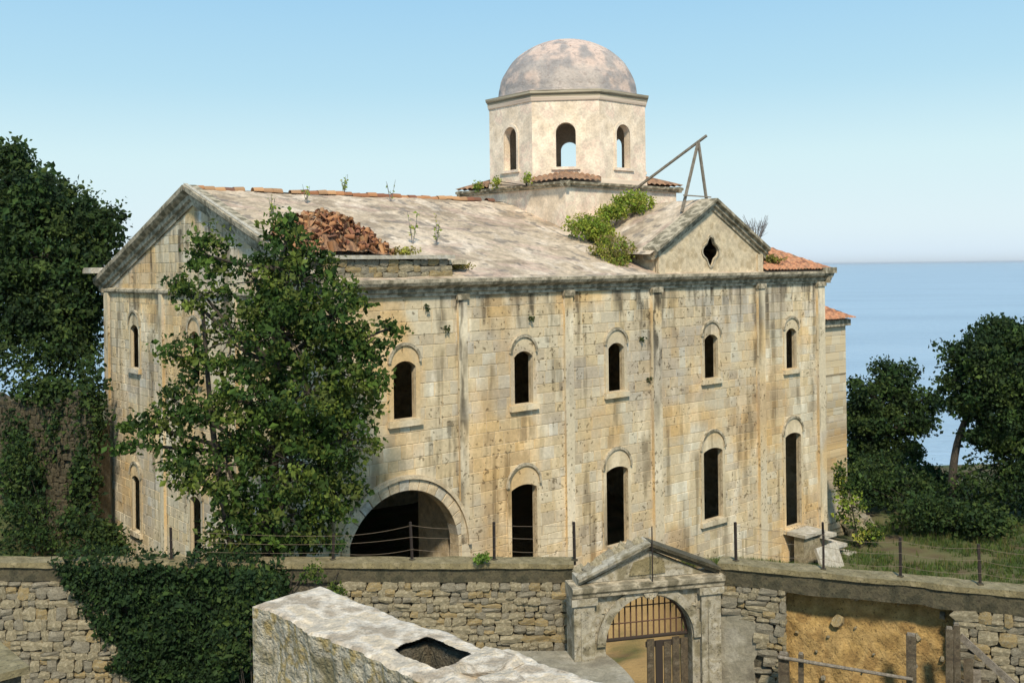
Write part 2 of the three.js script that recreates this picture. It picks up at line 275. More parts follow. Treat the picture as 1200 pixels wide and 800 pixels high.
// ashlar: each block a bevelled face proud of the mortar
function blockGeo(x0, x1, y0, y1, z, col) {
  const j = .004 + hash(x0 * 97 | 0, y0 * 89 | 0, 3) * .007, b = .012, P = [], U = [], I = [], a0 = x0 + j, a1 = x1 - j, c0 = y0 + j, c1 = y1 - j;
  const o = [[a0, c0], [a1, c0], [a1, c1], [a0, c1]], n = [[a0 + b, c0 + b], [a1 - b, c0 + b], [a1 - b, c1 - b], [a0 + b, c1 - b]];
  for (const q of n) { P.push(q[0], q[1], z); U.push(q[0], q[1]); } I.push(0, 1, 2, 0, 2, 3);
  for (let k = 0; k < 4; k++) { const m = (k + 1) % 4, i = P.length / 3; for (const [q, zz] of [[o[k], 0], [o[m], 0], [n[m], z], [n[k], z]]) { P.push(q[0], q[1], zz); U.push(q[0], q[1]); } I.push(i, i + 1, i + 2, i, i + 2, i + 3); }
  return geoFrom(P, U, I, col ? Array(P.length / 3).fill(col).flat() : null);
}
function subtract(r, e, out) {                       // r minus rectangle e -> pieces pushed to out
  if (e[0] >= r[1] || e[1] <= r[0] || e[2] >= r[3] || e[3] <= r[2]) { out.push(r); return; }
  if (r[0] < e[0]) out.push([r[0], e[0], r[2], r[3]]); if (r[1] > e[1]) out.push([e[1], r[1], r[2], r[3]]);
  const a = Math.max(r[0], e[0]), b = Math.min(r[1], e[1]); if (r[2] < e[2]) out.push([a, b, r[2], e[2]]); if (r[3] > e[3]) out.push([a, b, e[3], r[3]]);
}
function ashlar(x0, x1, y0, ytop, ex, seed, limit) {
  const R = rng(seed), res = []; let y = y0;
  while (y < ytop - .12) {
    const h = Math.min(.31 + R() * .15, ytop - y); let lo = x0, hi = x1; if (limit) { const l = limit(y + h * .45); lo = Math.max(x0, l[0]); hi = Math.min(x1, l[1]); }
    let x = lo - R() * .5;
    while (x < hi) {
      const w = .38 + R() * R() * .95; let list = [[Math.max(lo, x), Math.min(hi, x + w), y, y + h]]; x += w;
      for (const e of ex) { const nx = []; for (const r of list) subtract(r, e, nx); list = nx; }
      for (const r of list) if (r[1] - r[0] > .07 && r[3] - r[2] > .05) res.push({ r, z: .008 + R() * .014, t: Math.floor(Math.pow(R(), 1.15) * 8) });
    }
    y += h;
  }
  return res;
}
const exOf = opens => opens.map(o => [o[0] - o[1] - .05, o[0] + o[1] + .05, o[2] - .05, o[3] - .02]);
const archEx = [[ARCH.x - ARCH.r - .1, ARCH.x + ARCH.r + .1, BASE - 1, ARCH.y]]; for (let k = 0; k < 8; k++) { const a = k / 8 * ARCH.r, b = (k + 1) / 8 * ARCH.r, h = Math.sqrt((ARCH.r + .12) ** 2 - a * a); archEx.push([ARCH.x - h, ARCH.x + h, ARCH.y + a - .001, ARCH.y + b]); }
const sBlocks = ashlar(.02, LEN - .02, -1.6, 11.1, [...exOf(southOpen), ...archEx], 21).map(b => ({ ...b, side: 0 }));
const wBlocks = ashlar(-WID + .03, -.02, -1.6, 14.7, exOf(westOpen), 22, y => y < EAVE ? [-99, 99] : [-WID / 2 - (gy - .25 - y) / PITCH, -WID / 2 + (gy - .25 - y) / PITCH]).map(b => ({ ...b, side: 1 }));
{
  const all = [...sBlocks, ...wBlocks];
  for (const b of all) {
    const [a, c, d, e] = b.r, m = (a + c) / 2, P = b.side ? toWorld(0, 0, m) : toWorld(m, 0, 0);
    const hidden = b.side ? m > -12 && d < 11 : d < 1.6 && m < 17;      // behind the tree, below the terrace wall
    b.size = hidden ? 0 : (c - a) * (e - d) / (P[2] * P[2]);
  }
  all.sort((p, q) => q.size - p.size);
  const rest = [[], []];
  all.forEach((b, i) => {
    const m = b.side ? westWall : southWall;
    if (i < 296) part('ashlar_block', blockGeo(...b.r, b.z), (b.side ? M.westBlocks : M.southBlocks)[b.t], m);
    else rest[b.side].push(blockGeo(...b.r, b.z, blockTones[b.t]));
  });
  part('ashlar_facing', mergeGeometries(rest[0]), M.southBlocksV, southWall).userData.kind = 'stuff';
  part('ashlar_facing', mergeGeometries(rest[1]), M.westBlocksV, westWall).userData.kind = 'stuff';
}
// windows: stone frame with blind arch, raised hood and sill
function halfRing(cx, cy, r0, r1, depth, z) { const s = new THREE.Shape(); s.absarc(cx, cy, r1, 0, Math.PI, false); s.absarc(cx, cy, r0, Math.PI, 0, true); return extr(s, depth, z); }
function window_(o, turn, name = 'window') {
  const [cx, hw, y0, y1] = o, fw = .15, R = hw + fw - .02, sp = y1 - .04, s = new THREE.Shape();
  s.moveTo(cx - hw - fw, y0 - .02); s.lineTo(cx + hw + fw, y0 - .02); s.lineTo(cx + hw + fw, sp); for (let k = 0; k <= 16; k++) { const a = Math.PI * k / 16; s.lineTo(cx + R * Math.cos(a), sp + R * .98 * Math.sin(a)); } s.lineTo(cx - hw - fw, sp); s.closePath();
  s.holes.push(archPath(new THREE.Path(), cx, hw - .015, y0 + .01, y1, headRise(o)));
  const f = part(name, extr(s, .12, -.06), (turn ? M.westBlocks : M.southBlocks)[0], church); f.rotation.y = turn;
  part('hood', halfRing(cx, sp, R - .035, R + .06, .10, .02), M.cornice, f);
  part('sill', bx(cx - hw - fw - .05, cx + hw + fw + .05, y0 - .22, y0 - .025, -.08, .15), (turn ? M.westBlocks : M.southBlocks)[1], f);
  return f;
}
southOpen.forEach((o, i) => window_(o, 0, i === 8 ? 'doorway' : 'window'));
westOpen.forEach(o => window_(o, WEST));
{ // porch arch: voussoirs and outer moulding
  const N = 19; const ring = part('porch_arch', halfRing(ARCH.x, ARCH.y, ARCH.r + .36, ARCH.r + .48, .16, .02), M.trim, church);
  for (let k = 0; k < N; k++) { const a = Math.PI * (k + .03) / N, b = Math.PI * (k + .97) / N, s = new THREE.Shape(); s.absarc(ARCH.x, ARCH.y, ARCH.r + .355, a, b, false); s.absarc(ARCH.x, ARCH.y, ARCH.r - .01, b, a, true); part('voussoir', extr(s, .5, -.4 - (k % 3) * .004, .012), k % 4 === 1 ? M.marble : M.trim, ring); }
  for (const sx of [-1, 1]) for (let k = 0; k < 6; k++) part('jamb_stone', bx(ARCH.x + (sx > 0 ? ARCH.r - .01 : -ARCH.r - .3 - (k % 2) * .12), ARCH.x + (sx > 0 ? ARCH.r + .3 + (k % 2) * .12 : -ARCH.r + .01), .2 + k * .45, .64 + k * .45, -.4, .075 + (k % 2) * .01), M.trim, ring);
}
// pilasters
for (const [x, w, d] of [[.28, .5, .14], [4.95, .36, .10], [9.75, .40, .11], [14.45, .50, .15], [21.25, .46, .14], [25.85, .55, .14]]) {
  const p = part('pilaster', bx(x - w / 2, x + w / 2, x < 1 ? 2.4 : -1.9, 11.12, -.02, d), M.southBlocks[1], church);
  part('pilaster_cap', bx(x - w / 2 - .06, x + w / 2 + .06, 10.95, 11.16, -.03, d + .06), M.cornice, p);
}
for (const [x, w] of [[-WID + .27, .5], [-13.0, .36], [-6.4, .36], [-.3, .5]]) { const p = part('pilaster', bx(x - w / 2, x + w / 2, -1.9, 11.1, -.02, .12), M.westBlocks[1], church); p.rotation.y = WEST; }
part('pilaster', bx(LEN - .5, LEN + .1, -1.9, 11.1, -.9, -.25), M.trim, church);
// cornices
const prof = [[-.1, .0], [.08, .0], [.08, .10], [.15, .14], [.15, .24], [.24, .30], [.34, .34], [.40, .44], [.40, .54], [-.1, .58]];
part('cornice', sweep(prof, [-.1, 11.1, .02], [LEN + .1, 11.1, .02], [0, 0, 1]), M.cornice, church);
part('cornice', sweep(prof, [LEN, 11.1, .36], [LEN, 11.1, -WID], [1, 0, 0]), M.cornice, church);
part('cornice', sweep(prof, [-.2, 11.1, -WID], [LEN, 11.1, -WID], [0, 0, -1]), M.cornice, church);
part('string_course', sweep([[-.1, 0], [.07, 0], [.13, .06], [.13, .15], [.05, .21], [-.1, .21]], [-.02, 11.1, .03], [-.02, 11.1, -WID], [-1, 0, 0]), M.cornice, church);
for (const s of [-1, 1]) {                            // raking cornice of the west gable
  const a = [0, EAVE - .35, -WID / 2 + s * (WID / 2 + .35)], b = [0, gy - .1, -WID / 2 + s * .0];
  part('raking_cornice', sweep([[-.1, -.32], [.08, -.30], [.10, -.14], [.20, -.08], [.22, .10], [.36, .18], [.44, .26], [.46, .44], [-.1, .46]], a, b, [-1, 0, 0]), M.cornice, church);
}
// roof
const roofY = z => 11.72 + PITCH * -z;
const roofN = (x, z) => (fbm(x * .8, z * .8, 91, 4) - .5) * .16 + (fbm(x * 4, z * 4, 96, 3) - .5) * .05;
const roof = part('roof', grid(300, 120, (u, v) => { const x = lerp(-.42, LEN + .1, u), z = lerp(.30, -WID / 2, v); return [x, roofY(z) + roofN(x, z) * sstep(0, .06, v), z, x, -z]; }), M.roof, church);
part('north_slope', grid(40, 20, (u, v) => { const x = lerp(-.42, LEN + .1, u), z = lerp(-WID / 2, -WID - .3, v); return [x, roofY(-WID - z), z, x, -z]; }), M.roof, roof);
part('verge', sweep([[0, 0], [.14, 0], [.14, .16], [0, .16]], [-.40, roofY(.28) - .02, .28], [-.40, roofY(-9.8) + .02, -9.8], [1, 0, 0]), M.marble, roof);
{ // broken tile pieces lying on the slope
  const R = rng(17), fg = new THREE.CylinderGeometry(.11, .13, .22, 5, 1, true, -.9, 1.8); fg.rotateX(Math.PI / 2);
  for (let k = 0; k < 190; k++) { const x = 5.2 + R() * 8.6, z = -.2 - R() * R() * 6.5; if (fbm(x * .7, z * .7, 19, 3) < .46) continue; const m = part('tile_fragment', fg, R() < .6 ? M.trim : M.tiles[Math.floor(R() * 6)], roof); m.position.set(x, roofY(z) + roofN(x, z) - .05 + R() * .02, z); m.rotation.set(.33 + (R() - .5) * .4, R() * 6.28, (R() - .5) * .4); m.scale.setScalar(.6 + R() * .8); }
}
{ // ridge tiles
  const tg = new THREE.CylinderGeometry(.15, .17, .42, 8, 1, true, -Math.PI / 2, Math.PI); tg.rotateZ(Math.PI / 2);
  tg.rotateX(-Math.PI / 2); { const bb = new THREE.Box3().setFromBufferAttribute(tg.attributes.position); if (Math.abs(bb.min.y) > Math.abs(bb.max.y)) tg.rotateX(Math.PI); }
  const R = rng(3); for (let k = 0; k < 37; k++) { if (R() < .1) continue; const m = part('ridge_tile', tg, M.tiles[Math.floor(R() * 6)], roof); m.position.set(-.25 + k * .40, roofY(-WID / 2) - .07 + R() * .07, -WID / 2 + (R() - .5) * .06); m.rotation.set((R() - .5) * .3, (R() - .5) * .25, (R() - .5) * .14); }
}
// transept gable and its roof
{
  const gx = 18, he = 12.45, hp = 14.35, x0 = 14.62, x1 = 21.4, s = poly([[x0, 11.66], [x1, 11.66], [x1, he], [gx, hp], [x0, he]]);
  const q = new THREE.Path(); const qc = [gx - .1, 12.55]; for (let k = 0; k < 48; k++) { const a = k / 48 * Math.PI * 2, r = .44 + .08 * Math.cos(4 * a); const p = [qc[0] + r * Math.cos(a) * 1.0, qc[1] + r * Math.sin(a) * 1.15]; k ? q.lineTo(...p) : q.moveTo(...p); } s.holes.push(q);
  const g = part('transept_gable', extr(s, .09, -.05), M.trim, church);
  const rs = new THREE.Shape(), rh = new THREE.Path(); for (let k = 0; k < 48; k++) { const a = k / 48 * Math.PI * 2, r = .44 + .08 * Math.cos(4 * a); for (const [P, f] of [[rs, 1.16], [rh, 1.0]]) { const p = [qc[0] + f * r * Math.cos(a) * 1.0, qc[1] + f * r * Math.sin(a) * 1.15]; k ? P.lineTo(...p) : P.moveTo(...p); } } rs.holes.push(rh);
  part('quatrefoil_frame', extr(rs, .05, .03), M.cornice, g);
  for (const [x, w] of [[x0 + .18, .36], [x1 - .18, .36]]) part('gable_pilaster', bx(x - w / 2, x + w / 2, 11.67, he - .02, 0, .12), M.trim, g);
  for (const sd of [-1, 1]) part('raking_cornice', sweep([[-.5, -.16], [.10, -.14], [.12, .0], [.22, .05], [.24, .16], [.36, .22], [.38, .34], [-.5, .36]], [gx + sd * 3.62, he - .08, .0], [gx, hp + .05, .0], [0, 0, 1]), M.cornice, g);
  const tr = 14.72, sl = .585;
  const trf = part('transept_roof', grid(24, 40, (u, v) => { const x = lerp(14.1, gx, u), z = lerp(.12, -6.2, v); return [x, tr - (gx - x) * sl + roofN(x, z) * .8, z, x + 3, -z + 2]; }), M.roof, church);
  part('east_slope', grid(24, 20, (u, v) => { const x = lerp(gx, 21.9, u), z = lerp(.12, -6.2, v); return [x, tr - (x - gx) * sl + roofN(x, z) * .8, z, x + 3, -z + 2]; }), M.roof, trf);
  part('side_wall', bx(x0 + .01, x0 + .5, 11.5, 12.7, -3.0, -.13), M.trim, g); part('side_wall', bx(x1 - .5, x1 - .01, 11.5, 12.7, -3.0, -.13), M.trim, g);
}
// hipped tile roof over the east bay
function tileSlope(A, B, C, D, pitchW, mat, name, parent) {   // quad eave A-B, top D-C, rows of barrel tiles
  const v = p => new THREE.Vector3(...p), a = v(A), b = v(B), c = v(C), d = v(D), n = b.clone().sub(a).cross(d.clone().sub(a)).normalize(); if (n.y < 0) n.negate();
  const W = a.distanceTo(b), H = d.distanceTo(a), nu = Math.ceil(W / pitchW * 6), nv = Math.ceil(H / .36) * 3, e = b.clone().sub(a).normalize();
  return part(name, grid(nu, nv, (s, t) => { const p = a.clone().lerp(b, s).lerp(d.clone().lerp(c, s), t), al = p.clone().sub(a).dot(e), row = t * H / .36, k = Math.abs(Math.sin(al / pitchW * Math.PI)), st = (1 - (row - Math.floor(row))) * .035; p.addScaledVector(n, .03 + k * .06 + st + (vn(al * 4, Math.floor(row) * 3.3, 7) - .5) * .03); return [p.x, p.y, p.z, al, t * H]; }), mat, parent);
}
{
  const e0 = 11.68, top = [21.45, e0 + 2.45, -4.6];
  const t = tileSlope([21.4, e0, .32], [LEN + .4, e0, .32], [21.6, e0 + 2.5, -4.7], [21.4, e0 + 2.45, -4.6], .24, M.tileField, 'tile_slope', church);
  tileSlope([LEN + .42, e0, .30], [LEN + .42, e0, -WID], [21.7, e0 + 2.5, -15], [21.65, e0 + 2.5, -4.7], .3, M.tileField, 'tile_slope', church);
  part('eave_stone', bx(LEN - .5, LEN + .45, 11.55, 11.82, -.3, .46), M.cornice, church);
}
// raised blocking course with slab at the west end of the south eave
{
  const b = part('blocking_course', bx(-.25, 4.4, 11.66, 12.25, -1.3, -.12), M.core, church);
  const R = rng(8); for (let row = 0; row < 3; row++) { let x = -.2; while (x < 4.35) { const w = .18 + R() * .4, m = part('stone', stoneGeo(Math.floor(R() * 9)), M.rubble[Math.floor(R() * 3)], b); m.position.set(x + w / 2, 11.80 + row * .19 + (R() - .5) * .05, -.13 + R() * .05); m.scale.set(w * 1.05, .2 + R() * .06, .2); m.rotation.z = (R() - .5) * .3; x += w; } }
  part('slab', bx(-.4, 4.65, 12.30, 12.42, -1.9, .10), M.marble, b);
  part('slab', bx(4.66, 5.4, 12.12, 12.27, -2.0, -.25), M.cornice, b);
  part('eave_slab', bx(-.75, 1.5, 11.95, 12.2, -WID - .8, -WID + .3), M.marble, church);
}
// crossing block, drum, dome
{
  const cx = 18.65, cz = -9.2, a = 3.68, side = 2 * a * Math.tan(Math.PI / 8);
  const cb = part('crossing_block', bx(cx - a, cx + a, 12, 15.55, cz - a, cz + a), M.plaster, church);
  const pr = [[-.05, 0], [.12, 0], [.14, .08], [.24, .12], [.26, .22], [-.05, .26]];
  for (const [A, B, o] of [[[cx - a, 15.5, cz + a], [cx + a, 15.5, cz + a], [0, 0, 1]], [[cx - a, 15.5, cz - a], [cx - a, 15.5, cz + a], [-1, 0, 0]], [[cx + a, 15.5, cz + a], [cx + a, 15.5, cz - a], [1, 0, 0]], [[cx + a, 15.5, cz - a], [cx - a, 15.5, cz - a], [0, 0, -1]]]) { const d = new THREE.Vector3(B[0] - A[0], 0, B[2] - A[2]).normalize().multiplyScalar(.26); part('string_course', sweep(pr, [A[0] - d.x, A[1], A[2] - d.z], [B[0] + d.x, B[1], B[2] + d.z], o), M.cornice, cb); }
  const drum = part('drum', new THREE.LatheGeometry([[3.1, 15.6], [3.74, 15.6], [3.74, 15.95], [3.1, 15.95]].map(q => new THREE.Vector2(q[0] / Math.cos(Math.PI / 8), q[1])), 8, Math.PI / 8), M.plaster, church);
  drum.geometry = flat(drum.geometry); drum.position.set(cx, 0, cz);
  for (let k = 0; k < 8; k++) {
    const s = poly([[-side / 2, 15.9], [side / 2, 15.9], [side / 2, 19.8], [-side / 2, 19.8]]), h = new THREE.Path(); const hw = .45, y0 = 16.5, y1 = 18.05;
    h.moveTo(-hw, y0); h.lineTo(hw, y0); h.lineTo(hw, y1); for (let i = 1; i <= 14; i++) { const t = Math.PI * i / 14; h.lineTo(hw * Math.cos(t), y1 + hw * Math.sin(t)); } h.closePath(); s.holes.push(h);
    const g = extr(s, .36, a - .36); const m = part('drum_face', g, M.plaster, drum); m.rotation.y = k * Math.PI / 4;
    const w = new THREE.Group(); w.name = 'window_surround'; w.rotation.y = k * Math.PI / 4; drum.add(w); w.removeFromParent();
    const fs = new THREE.Shape(); fs.moveTo(-hw - .14, y0); fs.lineTo(hw + .14, y0); fs.lineTo(hw + .14, y1); for (let i = 1; i <= 14; i++) { const t = Math.PI * i / 14; fs.lineTo((hw + .14) * Math.cos(t), y1 + (hw + .14) * Math.sin(t)); } fs.closePath(); fs.holes.push(h);
    part('window_surround', extr(fs, .05, a - .02), M.plaster, drum).rotation.y = k * Math.PI / 4;
    part('sill', bx(-hw - .2, hw + .2, y0 - .13, y0 - .005, a - .05, a + .09), M.plaster, drum).rotation.y = k * Math.PI / 4;
  }
  const oc = pts => { const g = flat(new THREE.LatheGeometry(pts.map(q => new THREE.Vector2(q[0] / Math.cos(Math.PI / 8), q[1])), 8, Math.PI / 8)); return g; };
  const c = part('drum_cornice', oc([[3.2, 19.68], [3.75, 19.68], [3.77, 19.78], [3.84, 19.84], [3.86, 19.96], [3.2, 20.08]]), M.cornice, church); c.position.set(cx, 0, cz);
  const cm = part('moulding', oc([[3.4, 19.5], [3.73, 19.5], [3.77, 19.67], [3.4, 19.67]]), M.plaster, c);
  const dp = [[3.44, 19.95], [3.44, 20.12]]; for (let k = 0; k <= 22; k++) { const t = k / 22 * Math.PI / 2; dp.push([3.37 * Math.cos(t) + .001, 20.16 + 2.85 * Math.sin(t)]); }
  const dg = new THREE.LatheGeometry(dp.map(q => new THREE.Vector2(q[0], q[1])), 72), dpz = dg.attributes.position;
  for (let i = 0; i < dpz.count; i++) { const X = dpz.getX(i), Y = dpz.getY(i), Z = dpz.getZ(i), an = Math.atan2(Z, X) / (2 * Math.PI) * 24, n = (fbm(an + 24, Y * 2, 33, 3, 24, 0) - .5) * .05 * clamp((22.8 - Y)); dpz.setXYZ(i, X * (1 + n / 3), Y + n, Z * (1 + n / 3)); }
  dg.computeVertexNormals();
  const dome = part('dome', dg, M.dome, church); dome.position.set(cx, 0, cz);
  // tiled covers on the four corners of the crossing block
  for (let k = 0; k < 4; k++) {
    const an = Math.PI / 4 + k * Math.PI / 2, n = [Math.sin(an), Math.cos(an)], t = [n[1], -n[0]], hs = side / 2 + .05, P = [], U = [], I = [];
    const N = 13, base = 15.80;
    for (let i = 0; i <= N * 4; i++) for (let j = 0; j <= 4; j++) { const u = i / (N * 4), f = j / 4, al = lerp(-hs, hs, u), reach = a + (1 - Math.abs(al) / hs) * (a * Math.SQRT2 + .22 - a) + .14, d = lerp(a - .05, reach, f), bump_ = Math.abs(Math.sin(u * N * Math.PI)) * .07, y = base + lerp(.5 * (1 - .5 * Math.abs(al) / hs), .0, f) + bump_; P.push(cx + n[0] * d + t[0] * al, y, cz + n[1] * d + t[1] * al); U.push(al, d); }
    for (let i = 0; i < N * 4; i++) for (let j = 0; j < 4; j++) { const q = i * 5 + j; I.push(q, q + 1, q + 6, q, q + 6, q + 5); }
    part('corner_tiles', geoFrom(P, U, I), M.tileOld, cb);
  }
}
// apse at the east end
{
  const pl = [[LEN - .2, -.75], [29.3, -.75], [30.6, -2.2], [30.6, -5.2], [29.3, -6.6], [LEN - .2, -6.6]], s = poly(pl.map(q => [q[0], -q[1]]));
  const g = extr(s, 11.3, 0); g.rotateX(-Math.PI / 2); g.translate(0, BASE, 0); const gg = boxUV(flat(g));
  const ap = part('apse', gg, M.trim, church);
  part('ashlar_facing', mergeGeometries(ashlar(LEN + .02, 29.28, -1.6, 8.9, [], 29).map(b => blockGeo(...b.r, b.z, blockTones[b.t])).map(g => g.translate(0, 0, -.745))), M.southBlocksV, ap).userData.kind = 'stuff';
  const s2 = poly(pl.map(q => [27 + (q[0] - 27) * 1.07, 3.6 + (-q[1] - 3.6) * 1.07])), g2 = extr(s2, .3, 0); g2.rotateX(-Math.PI / 2); g2.translate(0, 8.95, 0); part('apse_cornice', boxUV(flat(g2)), M.cornice, ap);
  const apex = [26.3, 10.7, -2.6], ev = pl.map(q => [27 + (q[0] - 27) * 1.13, 9.26, -3.6 + (q[1] + 3.6) * 1.13]);
  for (let k = 0; k < 5; k++) tileSlope(ev[k], ev[k + 1], apex, [apex[0] - .01, apex[1], apex[2] + .01], .24, M.tileField, 'apse_tiles', ap);
  const R = rng(77); for (let k = 0; k < 46; k++) { const an = R() * 1.9 - .2, lv = Math.floor(R() * 5), d = (5 - lv) * .24 + .1; const m = part('base_stone', stoneGeo(k), M.rubble[k % 2 ? 0 : 2], ap); m.position.set(29.2 + Math.sin(an) * (d + .9), -1.3 + lv * .34, -1.3 + Math.cos(an) * (d + .0)); m.scale.set(.75, .5, .6); m.rotation.set(R() * .4, R() * 3, R() * .4); }
}
var stoneVariants;
function stoneGeo(k) {
  if (!stoneVariants) stoneVariants = [...Array(9)].map((_, v) => {
    const R = rng(900 + v), g = new THREE.BoxGeometry(1, 1, 1, 2, 2, 1), p = g.attributes.position, mv = new Map();
    for (let i = 0; i < p.count; i++) {
      const key = [p.getX(i), p.getY(i), p.getZ(i)].map(q => q.toFixed(2)).join(); if (!mv.has(key)) mv.set(key, [R() - .5, R() - .5, R() - .5]); const j = mv.get(key), x = p.getX(i), y = p.getY(i), z = p.getZ(i);
      const corner = (Math.abs(x) > .4 && Math.abs(y) > .4) ? .82 : 1, fz = z > .4 && (Math.abs(x) > .4 || Math.abs(y) > .4) ? .72 : 1;
      p.setXYZ(i, x * corner + j[0] * .16, y * corner + j[1] * .18, z * fz + j[2] * .14);
    }
    const f = flat(g); return boxUV(f);
  });
  return stoneVariants[k % 9];
}

// ------------------------------------------------------------------ terrace wall, gateway
function rubble(parent, x0, x1, y0, y1, seed, skip, hMin = .13, hMax = .27) {
  const R = rng(seed); let y = y0, n = 0;
  while (y < y1 - .05) {
    const h = Math.min(hMin + R() * (hMax - hMin), y1 - y + .04); let x = x0 + R() * .1;
    while (x < x1 - .08) {
      const w = Math.min(.16 + R() * R() * .55, x1 - x), two = R() < .2 && h > .2;
      for (const [yy, hh] of two ? [[y, h * .5], [y + h * .5, h * .5]] : [[y, h]]) {
        const cx = x + w / 2, cy = yy + hh / 2; if (skip && skip(cx, cy)) continue;
        const m = part('stone', stoneGeo(n++), M.rubble[R() < .55 ? 0 : R() < .6 ? 2 : 1], parent); m.position.set(cx + (R() - .5) * .02, cy + (R() - .5) * .04, -.03 + R() * .06); m.scale.set(w * (1.0 + R() * .12), hh * (1.0 + R() * .16), .22 + R() * .1); m.rotation.set((R() - .5) * .16, (R() - .5) * .2, (R() - .5) * .22);
      }
      x += w;
    }
    y += h;
  }
}
function wobbly(x0, x1, y0, y1, z0, z1, seed, amp = .03) {   // long cast band with uneven edges
  const n = Math.ceil((x1 - x0) / .18), P = [], U = [], I = [], q = [[y0, z0], [y0, z1], [y1, z1], [y1, z0]];
  for (let i = 0; i <= n; i++) { const x = lerp(x0, x1, i / n); q.forEach((c, k) => { const a = (fbm(x * 1.9 + k * 31, k * 3, seed, 4) - .5) * amp * 2, b = (fbm(x * 1.9 + k * 57, k * 7, seed + 3, 4) - .5) * amp * 2; P.push(x, c[0] + a, c[1] + b); U.push(x, c[0] + c[1]); }); }
  for (let i = 0; i < n; i++) for (let k = 0; k < 4; k++) { const a = i * 4 + k, b = i * 4 + (k + 1) % 4; I.push(a, a + 4, b + 4, a, b + 4, b); }
  I.push(0, 1, 2, 0, 2, 3, n * 4, n * 4 + 2, n * 4 + 1, n * 4, n * 4 + 3, n * 4 + 2); return flat(geoFrom(P, U, I));
}
const WT = 4.5;
const leftWall = thing('terrace_wall', 'long rubble stone wall with flat coping, half buried in ivy', 'wall', [-20, 0, -wallDepth(-20)], -Math.atan(.0473));
part('core', bx(0, 21.45, -.6, 4.06, -.5, -.06), M.core, leftWall);
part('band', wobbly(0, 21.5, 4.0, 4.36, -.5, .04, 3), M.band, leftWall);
part('coping', wobbly(-.05, 21.5, 4.37, 4.5, -.5, .10, 5), M.coping, leftWall);
rubble(leftWall, 5.6, 10.8, .1, 3.95, 41, (x, y) => x > 10.6 - Math.max(0, y - 1) * .5, .16, .34);
rubble(leftWall, 15.4, 21.4, 2.3, 3.96, 42);
const rightTurn = Math.atan(.392) * -1, rightLen = 13.5;
const rightWall = thing('terrace_wall', 'broken rubble wall under a sloping concrete coping beside the earth breach', 'wall', [5.5, 0, -25.3], rightTurn);
rightWall.rotation.y = rightTurn;
part('core', bx(-.42, 1.2, -.6, 4.06, -.5, -.06), M.core, rightWall); part('core', bx(5.05, rightLen, -.6, 4.06, -.5, -.06), M.core, rightWall);
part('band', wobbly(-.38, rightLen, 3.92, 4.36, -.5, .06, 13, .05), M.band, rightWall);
part('coping', wobbly(-.40, rightLen, 4.37, 4.5, -.5, .12, 15), M.coping, rightWall);
rubble(rightWall, -.4, 1.25, .2, 3.9, 43, (x, y) => x < .62 - Math.sin(y * 5) * .1 && y < 3.2 - x * .3);
rubble(rightWall, 5.0, 9.2, .2, 3.98, 44, null, .15, .32);
{ const s = poly([[-.38, .2], [.25, .2], [.4, .7], [.34, 1.2], [.5, 1.5], [.46, 2.1], [.6, 2.4], [.66, 2.9], [.45, 3.15], [.2, 3.3], [-.38, 3.2]]); part('plaster_patch', extr(s, .1, -.04, .015), M.cement, rightWall); }
{ // earth bank showing in the breach
  const g = grid(90, 70, (u, v) => { const x = lerp(.85, 5.6, u), y = lerp(4.1, -.1, v), n = (fbm(x * 1.4, y * 1.4, 6, 5) - .5); return [x, y, -.55 + Math.pow(v, 1.4) * 1.0 + n * .45, x, y]; });
  const e = part('earth_bank', g, M.earth, rightWall); const R = rng(15);
  for (let k = 0; k < 22; k++) { const m = part('loose_stone', stoneGeo(k), M.rubble[k % 3], e), v = R(), x = 1.4 + R() * 3.6; m.position.set(x, lerp(4.0, .2, v), -.50 + Math.pow(v, 1.4) * 1.0 + (fbm(x * 1.4, lerp(4.0, .2, v) * 1.4, 6, 5) - .5) * .45); const z = .04 + R() * R() * R() * .3; m.scale.set(z * 1.5, z, z); m.rotation.set(R() * 3, R() * 3, R() * 3); }
}
